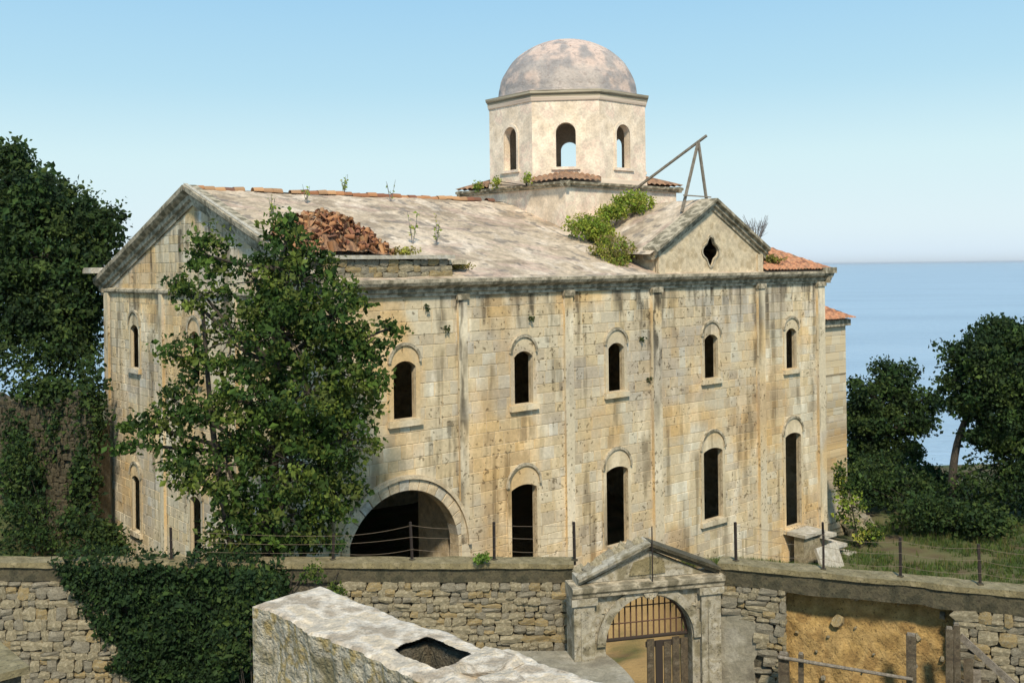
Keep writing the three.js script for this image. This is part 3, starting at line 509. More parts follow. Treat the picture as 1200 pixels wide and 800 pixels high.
// gateway
const GA = Math.atan(.96 / 3.99), gate = thing('gateway', 'pedimented stone gateway with arched iron grille in the terrace wall', 'gateway', [1.35, 0, -24.44], GA);
{
  const W = 3.9, cx = 2.0, r = 1.14, sy = 2.72, s = poly([[.02, -.2], [W - .02, -.2], [W - .02, 3.97], [.02, 3.97]]), h = new THREE.Path();
  h.moveTo(cx - r, -.1); h.lineTo(cx + r, -.1); h.lineTo(cx + r, sy); for (let k = 1; k <= 24; k++) { const a = Math.PI * k / 24; h.lineTo(cx + r * Math.cos(a), sy + r * .98 * Math.sin(a)); } h.closePath(); s.holes.push(h);
  M.gate = std({ map: stoneTone(2, 240, [[.20, .17, .105], [.32, .28, .20], [.38, .34, .26], [.27, .23, .15], [.42, .38, .30]]), bumpMap: bump(1), bumpScale: .015 });
  part('wall', extr(s, .5, -.5), M.gate, gate);
  for (const x of [.28, W - .3]) { const p = part('pilaster', bx(x - .26, x + .26, -.2, 3.78, 0, .13), M.gate, gate); part('pilaster_strip', bx(x - .09, x + .09, -.1, 3.66, .131, .16), M.gate, p); part('pilaster_cap', bx(x - .33, x + .33, 3.79, 3.96, -.01, .19), M.gate, p); }
  const ar = part('archivolt', halfRing(cx, sy, r + .02, r + .24, .08, 0), M.gate, gate); ar.scale.y = 1;
  part('keystone', extr(poly([[cx - .13, sy + r - .04], [cx + .13, sy + r - .04], [cx + .2, 3.95], [cx - .2, 3.95]]), .14, 0, .015), M.gate, gate);
  const star = (x, y, R0, nm, par) => { const s = new THREE.Shape(); for (let k = 0; k < 12; k++) { const a = k / 12 * Math.PI * 2, q = k % 2 ? R0 * .42 : R0; k ? s.lineTo(x + q * Math.cos(a), y + q * Math.sin(a)) : s.moveTo(x + q * Math.cos(a), y + q * Math.sin(a)); } return part(nm, extr(s, .03, .002), M.cornice, par); };
  star(3.3, 3.52, .17, 'carved_star', gate); star(.92, 3.52, .15, 'carved_star', gate); const ks = star(cx, 3.86, .09, 'carved_star', gate); ks.position.z = .14;
  const en = [[-.4, 0], [.17, 0], [.19, .08], [.25, .14], [.27, .26], [-.4, .29]];
  part('entablature', sweep(en, [-.04, 3.98, 0], [W + .04, 3.98, 0], [0, 0, 1]), M.cornice, gate);
  part('tympanum', extr(poly([[.4, 4.27], [W - .4, 4.27], [cx, 4.96]]), .3, -.35), M.gate, gate);
  part('tympanum_panel', extr(poly([[cx - .5, 4.36], [cx + .45, 4.36], [cx + .42, 4.66], [cx + .1, 4.8], [cx - .38, 4.68]]), .04, -.06), M.coping, gate);
  for (const sd of [-1, 1]) { part('raking_cornice', sweep([[-.4, -.02], [.06, -.02], [.08, .05], [.15, .08], [.17, .16], [-.4, .18]], [cx + sd * 1.86, 4.27, 0], [cx, 5.02, 0], [0, 0, 1]), sd < 0 ? M.gate : M.band, gate); }
  const R = rng(4); for (let k = 0; k < 9; k++) { const t = .1 + k * .1, m = part('roof_stone', stoneGeo(k), M.rubble[k % 3 === 1 ? 2 : 0], gate); m.position.set(cx - 1.86 + t * 1.86, 4.43 + t * .75, -.12 - R() * .2); m.scale.set(.28, .11, .3); m.rotation.set(R(), R(), .4); }
  part('finial_rod', beam([cx + .02, 4.2, .2], [cx + .02, 5.6, .2], .016), M.iron, gate);
  const gr = part('lunette_grille', beam([cx - r, sy, -.3], [cx + r, sy, -.3], .045), M.darkWood, gate);
  part('grille_arch', (() => { const g = halfRing(cx, sy, r - .06, r + .0, .04, -.33); return g; })(), M.rust, gr);
  for (let k = 1; k < 15; k++) { const x = cx - r + k * 2 * r / 15, hh = Math.sqrt(r * r - (x - cx) ** 2); part('bar', beam([x, sy, -.3], [x, sy + hh, -.3], .02), M.rust, gr); }
  for (const k of [.35, .7]) { const hw = Math.sqrt(r * r - (k * r) ** 2); part('bar', beam([cx - hw, sy + k * r, -.28], [cx + hw, sy + k * r, -.28], .016), M.rust, gr); }
  const dl = part('door_leaf', bx(cx + .02, cx + r - .02, 2.45, 2.58, -.34, -.28), M.darkWood, gate);
  part('door_rail', bx(cx + .02, cx + r - .02, .5, .64, -.34, -.28), M.darkWood, dl);
  for (let k = 0; k < 5; k++) part('plank', bx(cx + .03 + k * .225, cx + .215 + k * .225, .05, 2.66 - (k % 3) * .05, -.275, -.235), k === 1 ? M.darkWood : M.wood, dl);
}
// paved platform with curved edge below the wall
{
  const s = new THREE.Shape(); s.moveTo(-4.4, 25.25); s.lineTo(2.15, 25.05); s.bezierCurveTo(2.3, 24.6, 2.65, 24, 2.75, 22.9); s.bezierCurveTo(2.9, 21, 2.6, 18, 2.2, 15); s.lineTo(-1.5, 15); s.closePath();
  const g = extr(s, 2.2, 0, .04); g.rotateX(-Math.PI / 2); g.translate(0, .25, 0); boxUV(g); structure('paved_platform', g, M.cement);
}
// foreground stone wall with a hole in its top
{
  const A = [-3.67, -14], dir = [.7071, .7071];
  const T = 7.35, fw = thing('stone_parapet', 'thick lichened stone wall end with a square hole in its pale top', 'wall', [A[0], 0, A[1]], -Math.PI / 4);
  const L = 6.5, D = 1.12;
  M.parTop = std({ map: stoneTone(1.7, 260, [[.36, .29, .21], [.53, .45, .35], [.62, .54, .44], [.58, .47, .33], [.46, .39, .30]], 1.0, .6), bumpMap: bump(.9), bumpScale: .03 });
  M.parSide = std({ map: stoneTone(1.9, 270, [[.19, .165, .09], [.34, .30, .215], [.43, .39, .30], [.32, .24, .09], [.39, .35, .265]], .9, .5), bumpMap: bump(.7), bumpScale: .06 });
  const hx0 = 2.75, hx1 = 3.6, hz0 = -.84, hz1 = -.28;
  const inHole = (x, z) => { const w = (fbm(x * 4, z * 4, 27, 3) - .5) * .1; return Math.min(x - hx0 + w, hx1 - x + w, z - hz0 + w * .6, hz1 - z + w * .6) > 0; };
  const top = (x, z) => {
    let y = T + (fbm(x * 1.2, z * 1.2, 7, 4) - .5) * .12 + (fbm(x * 6, z * 6, 17, 3) - .5) * .025 - Math.max(0, x - 3.1) * .0;
    if (x > 3.75) y += sstep(3.75, 3.95, x + (fbm(x * 3, z * 3, 27, 3) - .5) * .3) * .09;
    return y;
  };
  const edge = (x, s) => (fbm(x * 2.2 + s * 9, s, 37, 4) - .5) * .16 + (fbm(x * 9, s + 3, 47, 3) - .5) * .05;
  const topGeo = grid(330, 64, (u, v) => { const x = lerp(.0, L, u), z0 = edge(x, 1) * sstep(0, .25, x), z1 = -D + edge(x, 2) * sstep(0, .25, x), z = lerp(z0, z1, v); return [x, top(x, z) - .03 * (1 - sstep(0, .04, Math.min(v, 1 - v, u * 4))), z, x, z]; });
  { const p = topGeo.attributes.position, o = topGeo.index.array, k = []; for (let i = 0; i < o.length; i += 3) { const cx = (p.getX(o[i]) + p.getX(o[i + 1]) + p.getX(o[i + 2])) / 3, cz = (p.getZ(o[i]) + p.getZ(o[i + 1]) + p.getZ(o[i + 2])) / 3; if (!inHole(cx, cz)) k.push(o[i], o[i + 1], o[i + 2]); } topGeo.setIndex(k); }
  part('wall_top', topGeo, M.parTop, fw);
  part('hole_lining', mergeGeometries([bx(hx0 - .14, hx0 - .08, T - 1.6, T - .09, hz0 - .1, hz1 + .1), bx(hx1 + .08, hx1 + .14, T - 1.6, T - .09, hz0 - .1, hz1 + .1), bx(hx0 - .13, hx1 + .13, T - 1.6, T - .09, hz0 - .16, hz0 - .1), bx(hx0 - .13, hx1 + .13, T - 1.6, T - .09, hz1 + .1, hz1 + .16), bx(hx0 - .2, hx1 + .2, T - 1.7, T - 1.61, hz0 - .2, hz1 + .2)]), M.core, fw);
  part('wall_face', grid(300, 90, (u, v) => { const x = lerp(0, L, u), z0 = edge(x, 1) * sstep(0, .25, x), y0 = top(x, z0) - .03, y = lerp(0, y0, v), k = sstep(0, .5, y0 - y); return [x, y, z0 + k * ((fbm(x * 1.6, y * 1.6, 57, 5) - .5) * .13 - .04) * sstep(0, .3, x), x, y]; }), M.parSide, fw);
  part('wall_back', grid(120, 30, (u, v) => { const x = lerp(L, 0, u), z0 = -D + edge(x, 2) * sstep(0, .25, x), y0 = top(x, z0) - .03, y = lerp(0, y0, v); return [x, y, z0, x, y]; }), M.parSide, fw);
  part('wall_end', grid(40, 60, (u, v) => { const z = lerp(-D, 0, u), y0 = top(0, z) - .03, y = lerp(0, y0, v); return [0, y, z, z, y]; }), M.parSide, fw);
  const R = rng(31); for (const [x, z, sx, sy, sz] of [[4.15, -.55, .6, .14, .6], [4.6, -.3, .5, .14, .5]]) { const m = part('cap_stone', stoneGeo(Math.floor(R() * 9)), M.parTop, fw); m.position.set(x, top(x, z) + .02, z); m.scale.set(sx, sy, sz); m.rotation.y = R() * .6 - .3; }
}
// sloping slab in the near left corner
{
  const p = atDepth(-10, 780, 17), g = thing('stone_slab', 'mossy grey stone slab leaning on a low shed edge', 'slab', [p[0], p[1] - .3, p[2]], .75);
  part('slab', bx(-1.2, .35, .3, .42, -1, .8), M.coping, g); part('support', bx(-1.1, .25, -6.6, .29, -.9, .7), M.core, g);
}
// wooden remains of a fence in the breach
{
  const loc = (at, y, z) => { const s = at - .45; const c = Math.cos(rightTurn), n = Math.sin(rightTurn); return [5.5 + c * s + n * z, y, -25.3 - n * s + c * z]; };
  const post = (s, y1, r, lean, label) => { const g = thing('fence_post', label, 'post', loc(s, .1, .75), rightTurn, undefined); part('post', boxUV(sq([0, 0, 0], [lean, y1, 0], r * 2, r * 1.7)), M.wood, g); part('post_top', boxUV(sq([lean, y1, 0], [lean * 1.02, y1 + .04, 0], r * 1.5, r * 1.3)), M.greyWood, g); };
  post(1.72, 2.55, .12, .0, 'squat wooden post carrying the end of the rough rail'); post(2.1, 2.6, .06, .02, 'thin wooden stake beside the squat rail post'); post(4.55, 3.35, .11, .02, 'tall grey wooden post standing before the earth bank'); post(5.35, 3.6, .08, .03, 'tall split wooden post by the broken wall edge'); post(5.55, 3.7, .07, -.02, 'second split wooden post touching the broken wall edge');
  const rail = thing('fence_rail', 'rough pole lying as a rail across the earth bank', 'rail', loc(1.6, 2.62, .9), rightTurn); part('pole', boxUV(beam([0, 0, 0], [3.0, -.12, 0], .045, .04, 7)), M.greyWood, rail);
  const R = rng(66);
  for (let k = 0; k < 6; k++) { const s = 3.9 + k * .22; const b = thing('fence_board', 'short weathered board of the low paling below the tall post', 'board', loc(s, .1, .8), rightTurn, 'low paling boards'); part('board', bx(-.07, .07, 0, 2.2 - R() * .5, 0, .03), k % 2 ? M.wood : M.greyWood, b); b.rotation.z = (R() - .5) * .08; }
  for (let k = 0; k < 3; k++) { const b = thing('fence_board', 'wide board leaning against the broken wall edge by the slanting board', 'board', loc(5.75 + k * .24, .1, .7 - k * .1), rightTurn, 'leaning boards'); part('board', bx(-.1, .1, 0, 2.9 - k * .25, 0, .035), k % 2 ? M.greyWood : M.wood, b); b.rotation.x = -.06; b.rotation.z = .03 * (k - 1); }
  const lb = thing('fence_board', 'long board slanting down across the leaning boards', 'board', loc(5.6, 3.5, .55), rightTurn); part('board', boxUV(sq([0, 0, 0], [1.35, -1.15, .15], .16, .04)), M.greyWood, lb);
}
// stairs by the south door
{
  const st = thing('stone_stair', 'pale stone slab steps below the open south doorway', 'stairs', toWorld(0, 0, 0), CH.th);
  part('landing', bx(22.8, 24.35, -.0, .14, .2, 1.15), M.marble, st);
  for (let k = 0; k < 4; k++) { const m = part('step', bx(24.1 + k * .5, 25.0 + k * .45, -.02 - .3 * (k + 1), .12 - .3 * (k + 1), .25, 1.3 + (k % 2) * .2), M.marble, st); m.rotation.z = (k % 2 ? -.004 : .003); m.rotation.x = .02 * (k % 3 - 1); };
  part('stair_side', extr(poly([[22.9, -1.8], [26.2, -1.8], [26.2, -1.35], [24.4, -.24], [22.9, -.04]]), .5, .5), M.rubble[0], st);
  const sl = thing('fallen_slab', 'pale square slab propped against the stair side', 'slab', toWorld(23.6, -1.35, 2.0), CH.th); part('slab', bx(-.8, .8, 0, 1.1, -.06, .06), M.marble, sl); sl.rotation.x = -.0; sl.children[0].rotation.x = -.35;
}
// lifting poles on the transept roof
{
  const hp = thing('pole_hoist', 'grey timber tripod hoist standing on the transept ridge', 'hoist', toWorld(18, 14.7, -.7), CH.th);
  part('leg', boxUV(sq([-1.0, -.5, .0], [.12, 2.5, 0], .10, .09)), M.greyWood, hp); part('leg', boxUV(sq([.62, -.35, .05], [.08, 2.45, .03], .10, .09)), M.greyWood, hp);
  part('long_pole', boxUV(sq([-.05, .25, -4.4], [.35, 2.72, .25], .09, .09)), M.greyWood, hp); part('crossbar', boxUV(sq([-1.0, .18, .1], [.75, .16, .12], .05, .05)), M.greyWood, hp);
}
// heap of roof tiles
{
  const R = rng(88), tg = new THREE.CylinderGeometry(.10, .13, .46, 6, 1, true, 0, Math.PI); { const inn = new THREE.CylinderGeometry(.085, .115, .46, 6, 1, true, 0, Math.PI); inn.index.array.reverse(); const n = inn.attributes.normal; for (let i = 0; i < n.count; i++) n.setXYZ(i, -n.getX(i), -n.getY(i), -n.getZ(i)); var tile = mergeGeometries([tg, inn]); }
  const moundY = (x, z) => { const u = (x + .5) / 3.95, v = (z + 1.35) / -1.95, q = Math.max(0, 1 - Math.pow(Math.abs(u - .42) / .6, 2)), h = (.05 + 1.15 * q) * Math.max(0, 1 - Math.pow(Math.abs(v - .5) / .56, 2.4)); return Math.max(12.38, roofY(z)) - .08 + h + (fbm(x * 4, z * 4, 66, 3) - .5) * .2; };
  const hg = grid(50, 30, (u, v) => { const x = lerp(-.5, 3.45, u), z = lerp(-1.35, -3.3, v), w = toWorld(x, moundY(x, z), z); return [w[0], w[1], w[2], x, z]; });
  solo('rubble_mound', hg, M.tileOld, 'mound of brown tile debris under the heaped tiles on the eave', 'rubble');
  const N = 298;
  for (let k = 0; k < N; k++) {
    const x = lerp(-.42, 3.36, R()), z = lerp(-1.38, -2.75, Math.pow(R(), 1.2)), y = moundY(x, z) + .03 + R() * .13;
    const w = toWorld(x, y, z), m = solo('terracotta_tile', tile, M.tiles[Math.floor(R() * 6)], 'curved terracotta roof tile in the heap on the church eave', 'roof tile', 'heaped roof tiles');
    m.position.set(...w); m.rotation.set(R() * 6.3, R() * 6.3, R() * 6.3); m.scale.setScalar(.62 + R() * .2);
  }
}
// fence on the terrace wall
{
  const leftAt = (u) => { const q = px(u, 655)[0]; let X = q * 25.6; X = q * wallDepth(X); return [X, WT - .02, -wallDepth(X) - .22]; }, rightAt = u => { let X = px(u, 675)[0] * 24.5; for (let k = 0; k < 6; k++) X = px(u, 675)[0] * (wallDepth(X) + .3); return [X, WT - .02, -wallDepth(X) - .2]; };
  const P = [];
  for (const [u, f, h] of [[197, leftAt, .86], [388, leftAt, .7], [482, leftAt, 1.0], [579, leftAt, 1.0], [674, leftAt, 1.0], [862, rightAt, 1.0], [964, rightAt, .95], [1054, rightAt, .95], [1147, rightAt, .95], [1240, rightAt, .95]]) {
    const p = f(u), R = rng(u), g = thing('fence_post', 'thin rusty iron fence post set in the wall coping', 'post', p, R() * 3, 'fence posts along the terrace wall');
    part('post', boxUV(sq([0, -.1, 0], [(R() - .5) * .08, h, (R() - .5) * .06], .055, .055)), M.iron, g); part('base', bx(-.06, .06, 0, .05, -.06, .06), M.band, g); P.push([p, h]);
    if (u === 964) part('bent_tip', beam([0, h - .05, 0], [-.12, h + .25, 0], .03), M.iron, g);
  }
  for (let i = 0; i < P.length - 1; i++) { if (i === 4) continue; for (const t of [.3, .62, .92]) { const a = P[i], b = P[i + 1], A = [a[0][0], a[0][1] + a[1] * t, a[0][2] + .04], B = [b[0][0], b[0][1] + b[1] * t, b[0][2] + .04], sag = .05 + hash(i, t * 10 | 0, 3) * .16; const c = new THREE.QuadraticBezierCurve3(new THREE.Vector3(...A), new THREE.Vector3((A[0] + B[0]) / 2, (A[1] + B[1]) / 2 - sag, (A[2] + B[2]) / 2), new THREE.Vector3(...B)); solo('fence_wire', new THREE.TubeGeometry(c, 10, .0045, 4), M.wire, 'slack rusty wire strung between iron fence posts', 'wire', 'wires of the terrace fence'); } }
}
// ruined wall behind on the left
{
  const p0 = [-29.4, 0, -45], rw = thing('ruined_wall', 'tall rubble wall with tree shade in its stone colour, overgrown with ivy beside the church', 'wall', p0, Math.atan2(2.5, 11) * -1);
  part('core', (() => { const g = grid(60, 40, (u, v) => { const x = lerp(0, 12, u), yt = 6.6 + (fbm(x * .8, 1, 5, 4) - .5) * 1.2, y = lerp(-1, yt, v); return [x, y, (fbm(x * 2, y * 2, 8, 4) - .5) * .2, x, y]; }); return g; })(), M.core, rw);
  part('core_back', bx(.05, 11.95, -1, 5.6, -1.2, -.25), M.core, rw);
  M.shadedRuin = std({ map: stoneTone(1.3, 290, [[.05, .042, .024], [.11, .09, .05], [.08, .065, .035], [.15, .12, .07]]), bumpMap: bump(.6), bumpScale: .02 });  // dark stone tones carry the tree shade, painted into the colour
  const before = rw.children.length; rubble(rw, 3.5, 12, .6, 6.5, 51, (x, y) => hash(x * 7 | 0, y * 9 | 0, 4) < .1, .24, .46); rw.children.slice(before).forEach(m => { m.material = M.shadedRuin; });
}

// ------------------------------------------------------------------ vegetation
function Leaves(seed) {
  const P = [], N = [], C = [], R = rng(seed);
  return {
    R, add(x, y, z, s, col, up = .35) {
      // a folded leaf of two triangles
      let a = R() * 6.283, t = Math.acos(clamp(lerp(2 * R() - 1, 1, up), -1, 1)); const n = new THREE.Vector3(Math.sin(t) * Math.cos(a), Math.cos(t), Math.sin(t) * Math.sin(a)); const d = new THREE.Vector3(R() - .5, R() - .5, R() - .5).cross(n).normalize(), e = new THREE.Vector3().crossVectors(n, d);
      const L = s * (.45 + R() * R() * 1.1), w = L * (.26 + R() * .14), f = L * .12, j = .75 + R() * .5, c = [col[0] * j, col[1] * j, col[2] * j * (.8 + R() * .4)];
      const A = [x, y, z], B = [x + d.x * L, y + d.y * L, z + d.z * L], m = [x + d.x * L * .5, y + d.y * L * .5, z + d.z * L * .5];
      const l = [m[0] + e.x * w + n.x * f, m[1] + e.y * w + n.y * f, m[2] + e.z * w + n.z * f], r = [m[0] - e.x * w + n.x * f, m[1] - e.y * w + n.y * f, m[2] - e.z * w + n.z * f];
      P.push(...A, ...B, ...l, ...A, ...r, ...B); for (let k = 0; k < 6; k++) C.push(...c);
    },
    get count() { return P.length / 18; },
    geo() { return geoFrom(P, null, null, C); }
  };
}
function limb(pts, r0, r1, seg = 6) {               // tapered tube through points
  const c = new THREE.CatmullRomCurve3(pts.map(p => new THREE.Vector3(...p))), n = Math.max(4, pts.length * 3), fr = c.computeFrenetFrames(n), P = [], U = [], I = [];
  for (let i = 0; i <= n; i++) { const p = c.getPointAt(i / n), r = lerp(r0, r1, i / n); for (let k = 0; k <= seg; k++) { const a = k / seg * Math.PI * 2, q = p.clone().addScaledVector(fr.normals[i], r * Math.cos(a)).addScaledVector(fr.binormals[i], r * Math.sin(a)); P.push(q.x, q.y, q.z); U.push(k / seg * r0 * 6, i / n * c.getLength()); } }
  for (let i = 0; i < n; i++) for (let k = 0; k < seg; k++) { const a = i * (seg + 1) + k, b = a + 1, d = a + seg + 1; I.push(a, d, d + 1, a, d + 1, b); }
  return geoFrom(P, U, I);
}
// lobes: [x, y, z, rx, ry, rz, clusters]; all relative to the base
function tree(name, label, base, { lobes, trunk, leaf, perCluster, clusterR, cols, seed, trunkR, group, droop = 0, stems = [] }) {
  const t = thing(name, label, 'tree', base, 0, group), L = Leaves(seed), R = rng(seed + 1), wood = [];
  const tops = [];
  for (const l of lobes) {
    // limb from the trunk to the lobe
    let best = trunk[0], bd = 1e9; for (const q of trunk) { const dd = Math.hypot(q[0] - l[0], (q[1] - l[1] + l[4] * 1.2) * 1.3, q[2] - l[2]); if (q[1] < l[1] && dd < bd) { bd = dd; best = q; } }
    const mid = [lerp(best[0], l[0], .5) + (R() - .5) * .3, lerp(best[1], l[1], .42), lerp(best[2], l[2], .5) + (R() - .5) * .3];
    wood.push(limb([best, mid, [l[0], l[1], l[2]]], trunkR * .42, trunkR * .12, 5));
    for (let k = 0; k < l[6]; k++) {
      const a = R() * 6.283, c = 2 * R() - 1, s = Math.sqrt(1 - c * c), rr = .35 + .65 * Math.pow(R(), .55), p = [l[0] + l[3] * rr * s * Math.cos(a), l[1] + l[4] * rr * c, l[2] + l[5] * rr * s * Math.sin(a)];
      const col = cols[Math.floor(R() * cols.length)], jt = .8 + R() * .4, cc = col.map(z => z * jt), cr = clusterR * (.6 + R() * .8), n = Math.round(perCluster * (.6 + R() * .8));
      if (R() < .30) wood.push(limb([[l[0], l[1], l[2]], [lerp(l[0], p[0], .5) + (R() - .5) * .2, lerp(l[1], p[1], .45), lerp(l[2], p[2], .5)], p], trunkR * .10, trunkR * .03, 4));
      const out = [p[0] - l[0], p[1] - l[1], p[2] - l[2]], ol = Math.hypot(...out) || 1;
      for (let i = 0; i < n; i++) { const d = Math.pow(R(), .6) * cr, aa = R() * 6.283, e = 2 * R() - 1, es = Math.sqrt(1 - e * e), sh = (R() - .3) * cr * .9; L.add(p[0] + d * es * Math.cos(aa) + out[0] / ol * sh, p[1] + d * e * .62 + out[1] / ol * sh * .5 - droop * d, p[2] + d * es * Math.sin(aa) + out[2] / ol * sh, leaf, cc); }
    }
  }
  part('trunk', mergeGeometries([limb(trunk, trunkR, trunkR * .35, 8), ...stems.map(s => limb(s, trunkR * .6, trunkR * .2, 6)), ...wood]), M.bark, t);
  part('crown', L.geo(), M.leaf, t); return t;
}
const G1 = [[.038, .078, .011], [.064, .112, .016], [.026, .057, .011], [.115, .155, .025], [.043, .082, .014], [.088, .115, .021]];
const GD = [[.016, .038, .011], [.026, .058, .014], [.021, .045, .013], [.046, .084, .018], [.033, .058, .013], [.064, .098, .021]];
// tree before the west gable: lobes given as photo pixels and depth
{
  const dep = 27.6, b = atDepth(318, 690, dep), base = [b[0], -.6, b[2]];
  const lb = (u, v, ru, rv, dz, n) => { const p = atDepth(u, v, dep - dz), k = dep / F; return [p[0] - base[0], p[1] - base[1], dz, ru * k, rv * k, Math.min(1.5, (ru + rv) / 2 * k), n]; };
  tree('leafy_tree', 'tall loose green tree with several stems before the west gable', base, {
    lobes: [lb(335, 285, 22, 38, 0, 23), lb(350, 330, 45, 42, .2, 55), lb(300, 330, 30, 34, .1, 24), lb(245, 300, 22, 36, 0, 21), lb(238, 345, 26, 24, .1, 13), lb(388, 370, 42, 48, .1, 55), lb(330, 390, 55, 48, .4, 74), lb(270, 400, 34, 42, .2, 29), lb(222, 420, 26, 36, 0, 13), lb(428, 400, 26, 24, 0, 17), lb(415, 445, 36, 40, .2, 45), lb(360, 460, 55, 50, .5, 81), lb(290, 470, 50, 46, .4, 66), lb(225, 480, 36, 34, .2, 27), lb(180, 500, 34, 26, 0, 17), lb(405, 515, 36, 40, .3, 45), lb(340, 540, 58, 50, .5, 81), lb(265, 545, 50, 44, .4, 61), lb(212, 540, 24, 28, .1, 13), lb(390, 580, 36, 34, .2, 34), lb(330, 605, 54, 40, .4, 61), lb(270, 605, 28, 34, .3, 18), lb(375, 625, 30, 26, .1, 18), lb(300, 650, 40, 30, .3, 34), lb(455, 385, 12, 8, 0, 4), lb(150, 520, 16, 12, 0, 4), lb(205, 330, 12, 18, 0, 4)],
    trunk: [[0, 0, 0], [.05, 2.5, 0], [-.1, 5, 0], [.1, 7.5, 0], [.3, 10, 0], [.4, 12.6, 0]], stems: [[[0, 1, 0], [-.8, 4, .2], [-1.5, 8, .1], [-1.8, 11.5, 0]], [[.1, 1.5, 0], [.9, 5, -.1], [1.6, 8.5, 0], [1.9, 10.6, 0]]],
    leaf: .20, perCluster: 34, clusterR: .38, cols: G1, seed: 501, trunkR: .24
  });
}
{
  const dep = 47, base = [-26.5, 1.2, -dep], lb = (u, v, ru, rv, dz, n) => { const p = atDepth(u, v, dep - dz), k = dep / F; return [p[0] - base[0], p[1] - base[1], dz, ru * k, rv * k, (ru + rv) / 2 * k * .9, n]; };
  tree('broad_tree', 'large dark broadleaf tree rising over the ruined wall', base, {
    lobes: [lb(-10, 215, 50, 40, 0, 70), lb(45, 235, 45, 34, .5, 80), lb(80, 258, 34, 28, 0, 50), lb(-20, 280, 60, 50, 1, 90), lb(50, 300, 60, 45, 1, 120), lb(92, 310, 26, 34, .5, 56), lb(112, 262, 22, 14, 0, 14), lb(128, 250, 12, 6, 0, 5), lb(0, 350, 60, 44, 1.5, 110), lb(62, 360, 48, 44, 1.2, 100), lb(8, 190, 22, 20, 0, 24), lb(92, 350, 22, 34, .8, 44), lb(-60, 260, 60, 70, 0, 70), lb(115, 285, 16, 16, 0, 16)],
    trunk: [[0, 0, 0], [.2, 3, 0], [.4, 6, 0], [.3, 9, 0], [0, 12, 0], [-.2, 15, 0]], leaf: .31, perCluster: 62, clusterR: .72, cols: GD, seed: 511, trunkR: .45
  });
}
// shrubs and creepers: clumps of leaves on short stems
function shrub(name, label, category, pts, { leaf, n, r, cols, seed, group, stem = true, up = .35, base }) {   // pts: world [x, y, z, rx, ry, rz]
  const b = base || [pts[0][0], pts[0][1] - pts[0][4], pts[0][2]], t = thing(name, label, category, b, 0, group), L = Leaves(seed), R = rng(seed + 3), wood = [];
  for (const q of pts) {
    const c = [q[0] - b[0], q[1] - b[1], q[2] - b[2]];
    if (stem) for (let k = 0; k < 3; k++) wood.push(beam([(R() - .5) * .1, 0, (R() - .5) * .1], [c[0] + (R() - .5) * q[3], c[1] + R() * q[4] * .6, c[2] + (R() - .5) * q[5]], .018, .008, 4));
    for (let k = 0; k < n; k++) {
      const a = R() * 6.283, e = 2 * R() - 1, s = Math.sqrt(1 - e * e), rr = Math.pow(R(), .45), p = [c[0] + q[3] * rr * s * Math.cos(a), c[1] + q[4] * rr * e, c[2] + q[5] * rr * s * Math.sin(a)], col = cols[Math.floor(R() * cols.length)], j = .75 + R() * .5;
      for (let i = 0; i < 14; i++) L.add(p[0] + (R() - .5) * r * 2, p[1] + (R() - .5) * r * 1.5, p[2] + (R() - .5) * r * 2, leaf, col.map(z => z * j), up);
    }
  }
  if (wood.length) part('stems', mergeGeometries(wood), M.bark, t);
  part('foliage', L.geo(), M.leaf, t); return t;
}
const inPx = (u, v, ru, rv, dep, rz) => { const p = atDepth(u, v, dep), k = dep / F; return [p[0], p[1], p[2], ru * k, rv * k, rz ?? (ru + rv) / 2 * k]; };
// ivy on the left part of the terrace wall
{
  const L = Leaves(601), R = L.R, t = thing('ivy', 'thick dark ivy spilling over the terrace wall top', 'ivy', [-20, 0, -wallDepth(-20)], -Math.atan(.0473));
  const edgeAt = y => 8.3 + clamp((4.3 - y) * .50, 0, 2.2);
  for (let k = 0; k < 10000; k++) { const y = 4.75 - Math.pow(R(), 1) * 4.4, e = edgeAt(y) + (fbm(y * 2.2, 3, 14, 3) - .5) * 1.3, x = e + (R() * R() * .3) + R() * (14.1 - e), thick = (.08 + .7 * Math.pow(fbm(x * 1.5, y * 1.5, 9, 4), 1.6)) * sstep(14.5, 13.4, x) * lerp(1, .5, sstep(e + .6, e, x)); if (y > 4.4 && fbm(x * 1.7, 2, 4, 3) < (y - 4.4) * 1.6 + .2) continue; const z = y > 4.45 ? -.9 + R() * 1.2 : R() * thick; if (fbm(x * .9, y * .9, 29, 3) < .24) continue; const col = GD[Math.floor(R() * R() * 6)]; for (let i = 0; i < 4; i++) L.add(x + (R() - .5) * .14, y + (R() - .5) * .14, z + (R() - .5) * .1, .155, col, .2); }
  part('foliage', L.geo(), M.leaf, t); const st = []; for (let k = 0; k < 14; k++) { const x = 9.5 + R() * 5.5; st.push(limb([[x, .2, .05], [x + (R() - .5) * .6, 1.8, .08], [x + (R() - .5), 3.4, .06], [x + (R() - .5) * 1.4, 4.3, .1]], .03, .012, 5)); } part('stems', mergeGeometries(st), M.bark, t);
}
shrub('laurel_bush', 'dark leafy bush growing between the ivy and the stone parapet', 'bush', [inPx(300, 695, 22, 36, 24.8, .4), inPx(275, 750, 24, 46, 24.6, .4)], { leaf: .17, n: 110, r: .2, cols: GD, seed: 611, base: [atDepth(295, 760, 24.5)[0], .3, -24.5] });
